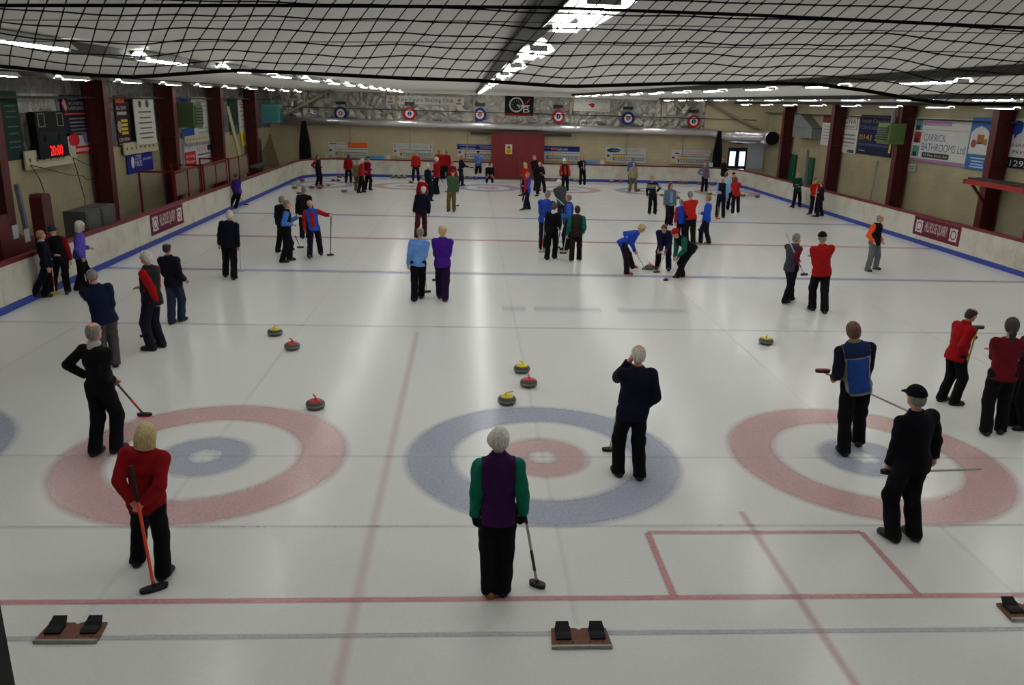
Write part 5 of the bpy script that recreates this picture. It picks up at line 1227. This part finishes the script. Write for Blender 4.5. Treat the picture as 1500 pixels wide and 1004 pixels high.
person('d8', (713, 268), None, 178, (18, 18, 20), BLK, 'crouching curler in black about to deliver at the far end', 'dark', 'short', H=1.72, hipz=.4, lean=24, hipxy=(0, -.2), rh=(.2, .32, .38), lh=(-.22, .3, .4), feet2=(721, 268))
Q = person('d9', (769, 287), (769, 238), -50, (206, 32, 34), (60, 18, 24), 'long blonde haired woman in red right of the red door', 'blonde', 'long', rh='front', lh='front')
bm((763, 257), (762, 287), Q['F'][1] - .1, 'dark red broom held by the blonde woman in red', shaft=(110, 26, 32))
Q = person('e1', (769, 307), (773, 252), -70, (190, 26, 34), (20, 24, 44), 'curler in a blue vest with red sleeves beside the blonde woman', 'sandy', 'short', vest=(34, 76, 186), rh='front', lh=(769, 283, -.1), feet2=(775, 307))
bm((771, 278), (764, 308), Q['F'][1] - .15, 'broom of the curler in the blue vest with red sleeves', shaft=(190, 186, 180))
person('e2', (786, 280), (782, 227), 150, (18, 18, 24), BLK, 'tall man in black behind the bald man right of the red door', 'sandy', 'short', rh='front', lh='front')
Q = person('e3', (787, 288), (790.5, 237), 150, (19, 19, 26), BLK, 'bald man in black standing with legs apart at the far end', 'white', 'rim', rh='front', lh='cross', feet2=(798, 285))
bm((782, 258), (786, 287), Q['F'][1] - .1, 'broom of the bald man in black at the far end', shaft=(60, 50, 48))
Q = person('e4', (824, 283), (826.6, 233), 182, (214, 58, 40), BLK, 'man in a dark vest over orange red with a white hat', 'white', None, ('beanie', (214, 212, 206)), vest=(40, 34, 32), emblem=(.0, .46, (214, 58, 40)), feet2=(831, 281))
Q = person('e5', (850, 271), (851, 229), 180, (18, 20, 30), BLK, 'man in black holding a white broom upright at the far boards', 'sandy', 'short', rh='front', lh=(855, 241, -.1), feet2=(856, 271))
bm((855, 233), (855, 250), Q['F'][1] - .15, 'white broom held against his chest by the far man in black', False, shaft=(210, 208, 204))
Q = person('e6', (820, 332), (818, 263), 4, (66, 74, 74), (40, 38, 34), 'white haired man in a grey jacket carrying a broom', 'white', 'puff', rh=(823, 297, .1), lh='front', feet2=(827, 330), belly=.04, wide=1.08)
bm((809, 285), (828, 302), Q['F'][1] - .2, 'white broom slung across the grey-jacketed mans back', False, shaft=(212, 210, 206), grip=(206, 204, 200))
person('e7', (793, 366), (803, 279), 14, (36, 66, 158), (20, 22, 36), 'grey haired man in a blue jacket at the left of the huddle', 'grey', 'short', feet2=(800, 364), wide=1.1, belly=.04, rh='front', lh='front')
Q = person('e8', (801, 381), (812.6, 297), 18, (18, 18, 24), BLK, 'brown haired woman in a black sweater with white collar in the huddle', 'brown', 'short', kind='sweater', collar=(206, 206, 206), lh=(799, 340, .05), rh=(820, 334, .1), feet2=(812, 379))
bm((799, 308), (794, 369), Q['F'][1] + .0, 'white broom with red end held by the woman with the white collar', shaft=(212, 210, 206), grip=(208, 206, 202), band=(190, 40, 50), head=(206, 204, 200))
bm((822, 331), (816, 363), Q['F'][1] + .15, 'dark broom in the middle of the huddle', shaft=(96, 84, 76))
person('e9', (828, 367), (833, 284), -78, (60, 100, 184), (20, 22, 34), 'grey haired man in a blue vest facing left in the huddle', 'grey', 'rim', vest=(34, 58, 140), rh='front', lh='front', feet2=(836, 365), wide=1.05, belly=.03)
Q = person('f1', (837, 384), (846, 302), 6, (16, 104, 84), (30, 24, 22), 'dark haired person in a brown vest with green sleeves in the huddle', 'dark', 'puff', vest=(42, 36, 30), rh='pocket', lh=(831, 344, .0), feet2=(848, 383), wide=1.08, belly=.03, shoes=(170, 168, 160))
bm((834, 320), (825, 371), Q['F'][1] + .02, 'white broom with maroon head beside the brown-vested person', shaft=(208, 206, 202), grip=(204, 202, 198), head=(96, 20, 26), pad=(70, 16, 22), hl=.13)
# the three sweepers
Q = person('g1', (918, 404), None, 96, (34, 66, 168), (30, 22, 30), 'blonde woman in a blue jacket bending to sweep', 'blonde', 'puff', H=1.68, lean=52, hipz=.88, hipxy=(0, -.26), rh=(930, 368, -.12), lh=(921, 353, -.02), feet2=(927, 396), shoes=(176, 40, 60), hpitch=-8)
bm((918, 347), (945, 394), Q['F'][1] - .1, 'white broom sweeping left of the moving stone', shaft=(210, 208, 204), grip=(206, 204, 200), head=(150, 146, 140))
Q = person('g2', (963, 394), None, 200, (24, 28, 60), (20, 20, 28), 'brown haired sweeper in navy bending over the moving stone', 'brown', 'short', H=1.74, lean=58, hipz=.84, hipxy=(.02, -.3), rh=(970, 380, -.3), lh=(976, 366, -.3), feet2=(979, 397), hpitch=-6)
bm((979, 360), (962, 399), Q['F'][1] - .4, 'pale wooden broom of the sweeper in navy', shaft=(176, 158, 120), head=(120, 90, 60))
Q = person('g3', (991, 410), None, -112, (18, 92, 70), BLK, 'sweeper in green and black with a red woollen hat', 'dark', None, ('beanie', (206, 28, 30)), H=1.72, lean=56, hipz=.86, hipxy=(0, -.3), vest=(18, 20, 20), rh=(988, 384, .0), lh=(992, 376, -.25), feet2=(999, 406), hpitch=-6)
bm((998, 372), (975, 411), Q['F'][1] - .15, 'white broom with small dark head of the red-hatted sweeper', shaft=(212, 210, 206), grip=(206, 204, 200), hl=.07)
# right middle group
person('g4', (1005, 358), (1011, 280), -2, (210, 40, 30), BLK, 'man in a bright red sweater seen from behind', 'grey', 'short', kind='sweater', rh='cross', lh='cross', feet2=(1015, 359), wide=1.05)
person('g5', (993, 357), (998, 292), 2, (196, 32, 40), (20, 22, 30), 'man in a blue vest with red sleeves seen from behind', 'grey', 'short', vest=(30, 66, 186), rh='front', feet2=(1001, 356), lh=(988, 332, .0))
Q = person('g6', (1026, 358), (1038.7, 286), -68, (34, 74, 184), (24, 28, 42), 'man in a blue jacket holding a maroon broom bag', 'sandy', 'short', lh=(1031, 322, -.05), rh='front', feet2=(1038, 358), collar=(206, 206, 206), shoes=(150, 150, 150))
bm((1031, 318), (1026, 337), Q['F'][1] - .1, 'maroon broom hanging from the blue-jacketed mans hand', False, shaft=(110, 24, 34), grip=(96, 20, 30), head=(24, 24, 26))
Q = person('g7', (951, 314), (955, 258), 182, (22, 24, 30), BLK, 'man in a dark sweater with pale chest stripes', 'sandy', 'short', kind='sweater', stripes=(1.15, 1.21, 1.27), lh='hip', rh='down', feet2=(959, 314))
bm((962, 282), (960, 309), Q['F'][1] - .1, 'yellow broom beside the striped sweater man', shaft=(206, 170, 50), grip=(196, 164, 50))
person('g8', (976, 330), (983, 265), 168, (86, 108, 122), (22, 22, 26), 'curly auburn haired woman in a grey blue cardigan', 'auburn', 'curly', kind='jacket', emblem=(.0, .44, (120, 150, 176)), feet2=(982, 330), hturn=-20, H=1.68)
Q = person('h1', (1050, 318), (1059, 259), 200, (120, 152, 206), (22, 22, 30), 'white haired man in a dark vest with pale blue sleeves', 'white', 'short', vest=(22, 24, 40), rh='front', feet2=(1059, 320), lh='down')
bm((1052, 296), (1052, 321), Q['F'][1] - .1, 'broom with orange pad by the dark-vested man', shaft=(160, 130, 100), pad=(220, 70, 40), head=(214, 74, 44))
person('h2', (1063, 308), (1064, 252), 20, (150, 186, 214), BLK, 'person in pale blue behind the dark-vested man', 'brown', 'short', rh='front', lh='front')
person('h3', (1070, 303), (1075, 252.5), 190, (190, 28, 34), BLK, 'person in red and dark cap behind the red jacket', 'dark', 'short', ('cap', (20, 20, 22)), rh='front', lh='front')
person('h4', (1073, 313), (1077, 259), 8, (206, 34, 36), BLK, 'brown haired woman in red seen from behind at right', 'auburn', 'bob', rh='cross', lh='cross', feet2=(1081, 312))
Q = person('h5', (922, 281), (928.5, 238), 176, (150, 140, 112), (104, 92, 68), 'man in beige jacket and brown trousers at the far boards', 'sandy', 'short', feet2=(931, 281))
person('h6', (924, 270), (927, 231), 0, (66, 96, 156), (60, 60, 64), 'person in blue half hidden behind the man in beige', 'sandy', 'short')
Q = person('h7', (1028, 282), (1033, 238), 178, (88, 104, 124), BLK, 'man in a grey cardigan over red at the far right boards', 'sandy', 'short', kind='jacket', emblem=(-.08, .44, (206, 48, 48)), rh='hip', lh='down', feet2=(1034, 281))
bm((1036, 257), (1036, 274), Q['F'][1] - .1, 'white broom of the grey cardigan man', shaft=(208, 206, 200))
person('h8', (1058, 279), (1061, 231), 80, (20, 22, 38), BLK, 'tall man in navy with a red collar at the far right corner', 'sandy', 'short', collar=(160, 30, 36), rh='front', lh='front')
# far left group
Q = person('i1', (464, 273), (465, 227), 120, (176, 28, 34), BLK, 'curler in black with red sleeves at the far left house', 'dark', 'short', vest=(28, 22, 26), rh=(462, 247, -.05), lh='front', feet2=(470, 273), sleeves2=None, shoes=(150, 30, 34))
bm((461, 244), (481, 272), Q['F'][1] - .1, 'white broom of the curler at the far left house', shaft=(212, 210, 206))
Q = person('i2', (507, 268), (510.5, 226), -2, (170, 22, 32), BLK, 'person in a red jacket facing the far wall under the orange board', 'dark', 'bob', feet2=(514, 268))
bm((518, 236), (519.5, 268), Q['F'][1] - .05, 'white broom of the red-jacketed person facing the far wall', shaft=(210, 208, 204))
Q = person('i3', (525, 283), (531.6, 232), 74, (196, 30, 32), BLK, 'white haired curler in red with a broom at the far left', 'white', 'puff', rh=(533, 257, -.1), lh='front', feet2=(532, 282))
bm((533, 255), (543, 271), Q['F'][1] - .15, 'broom with red head held by the white haired curler in red', shaft=(206, 204, 200), head=(190, 40, 40), pad=(180, 40, 40))
person('i4', (535, 279), (539, 229.5), 40, (110, 18, 34), BLK, 'curler in maroon with a dark flat cap at the far left', 'grey', 'short', ('flat', (26, 26, 28)), feet2=(542, 279), rh='front', lh='front')
person('i5', (523, 280), (523, 234), 20, (112, 110, 74), (92, 90, 62), 'person in olive half hidden behind the white haired curler', 'grey', 'short')
# right boards
Q = person('j1', (1161, 305), (1168.7, 253), 176, (18, 62, 56), (20, 20, 26), 'man in dark green leaning on the right boards', 'grey', 'rim', rh='front', lh='cross', feet2=(1171, 304))
bm((1166, 278), (1159, 303), Q['F'][1] - .2, 'dark broom of the man in green at the right boards', shaft=(80, 76, 74))
Q = person('j2', (1187, 314), (1195, 261), 178, (214, 44, 28), (26, 22, 26), 'dark haired curler in bright red at the right boards', 'dark', 'short', rh='front', lh='front', feet2=(1195, 313))
bm((1188, 282), (1184, 314), Q['F'][1] - .15, 'broom of the curler in bright red at the right boards', shaft=(100, 80, 76))
Q = person('j3', (1197, 318), (1204, 266), -72, (20, 22, 38), (20, 22, 34), 'person in navy beside the bright red curler at the right boards', 'brown', 'short', lh='front', rh='front', feet2=(1204, 317))
bm((1197, 274), (1191, 317), Q['F'][1] - .15, 'tall white broom of the person in navy at the right boards', shaft=(206, 198, 180), grip=(200, 190, 170))
person('j4', (1270, 398), (1288, 314), 152, (226, 84, 32), (98, 102, 108), 'bald man in a black and orange jacket walking in grey trousers', 'grey', 'rim', vest=(20, 19, 22), collar=(210, 210, 208), rh='pocket', lh='pocket', feet2=(1282, 395), hpitch=-12, hturn=-20)
Q = person('j5', (1149, 446), (1166, 342), 58, (92, 18, 28), BLK, 'man in a grey vest with maroon sleeves and hand to mouth', 'grey', 'short', vest=(58, 60, 70), rh=(1169, 381, -.12), lh='chin', feet2=(1158, 441), hpitch=-12)
bm((1151, 341), (1178, 403), Q['F'][1] - .2, 'broom carried under the arm of the man in the grey vest', False, shaft=(206, 202, 196), grip=(204, 200, 196), head=(20, 20, 26), band=(190, 60, 50), hd=(1, .3, .2))
person('j6', (1189, 455), (1205, 340), 6, (186, 24, 26), BLK, 'man in a red jacket and black cap on the right', 'grey', 'rim', ('cap', (18, 18, 22)), rh='cross', lh='front', feet2=(1207, 459), wide=1.08, belly=.03, shoes=(30, 30, 32))
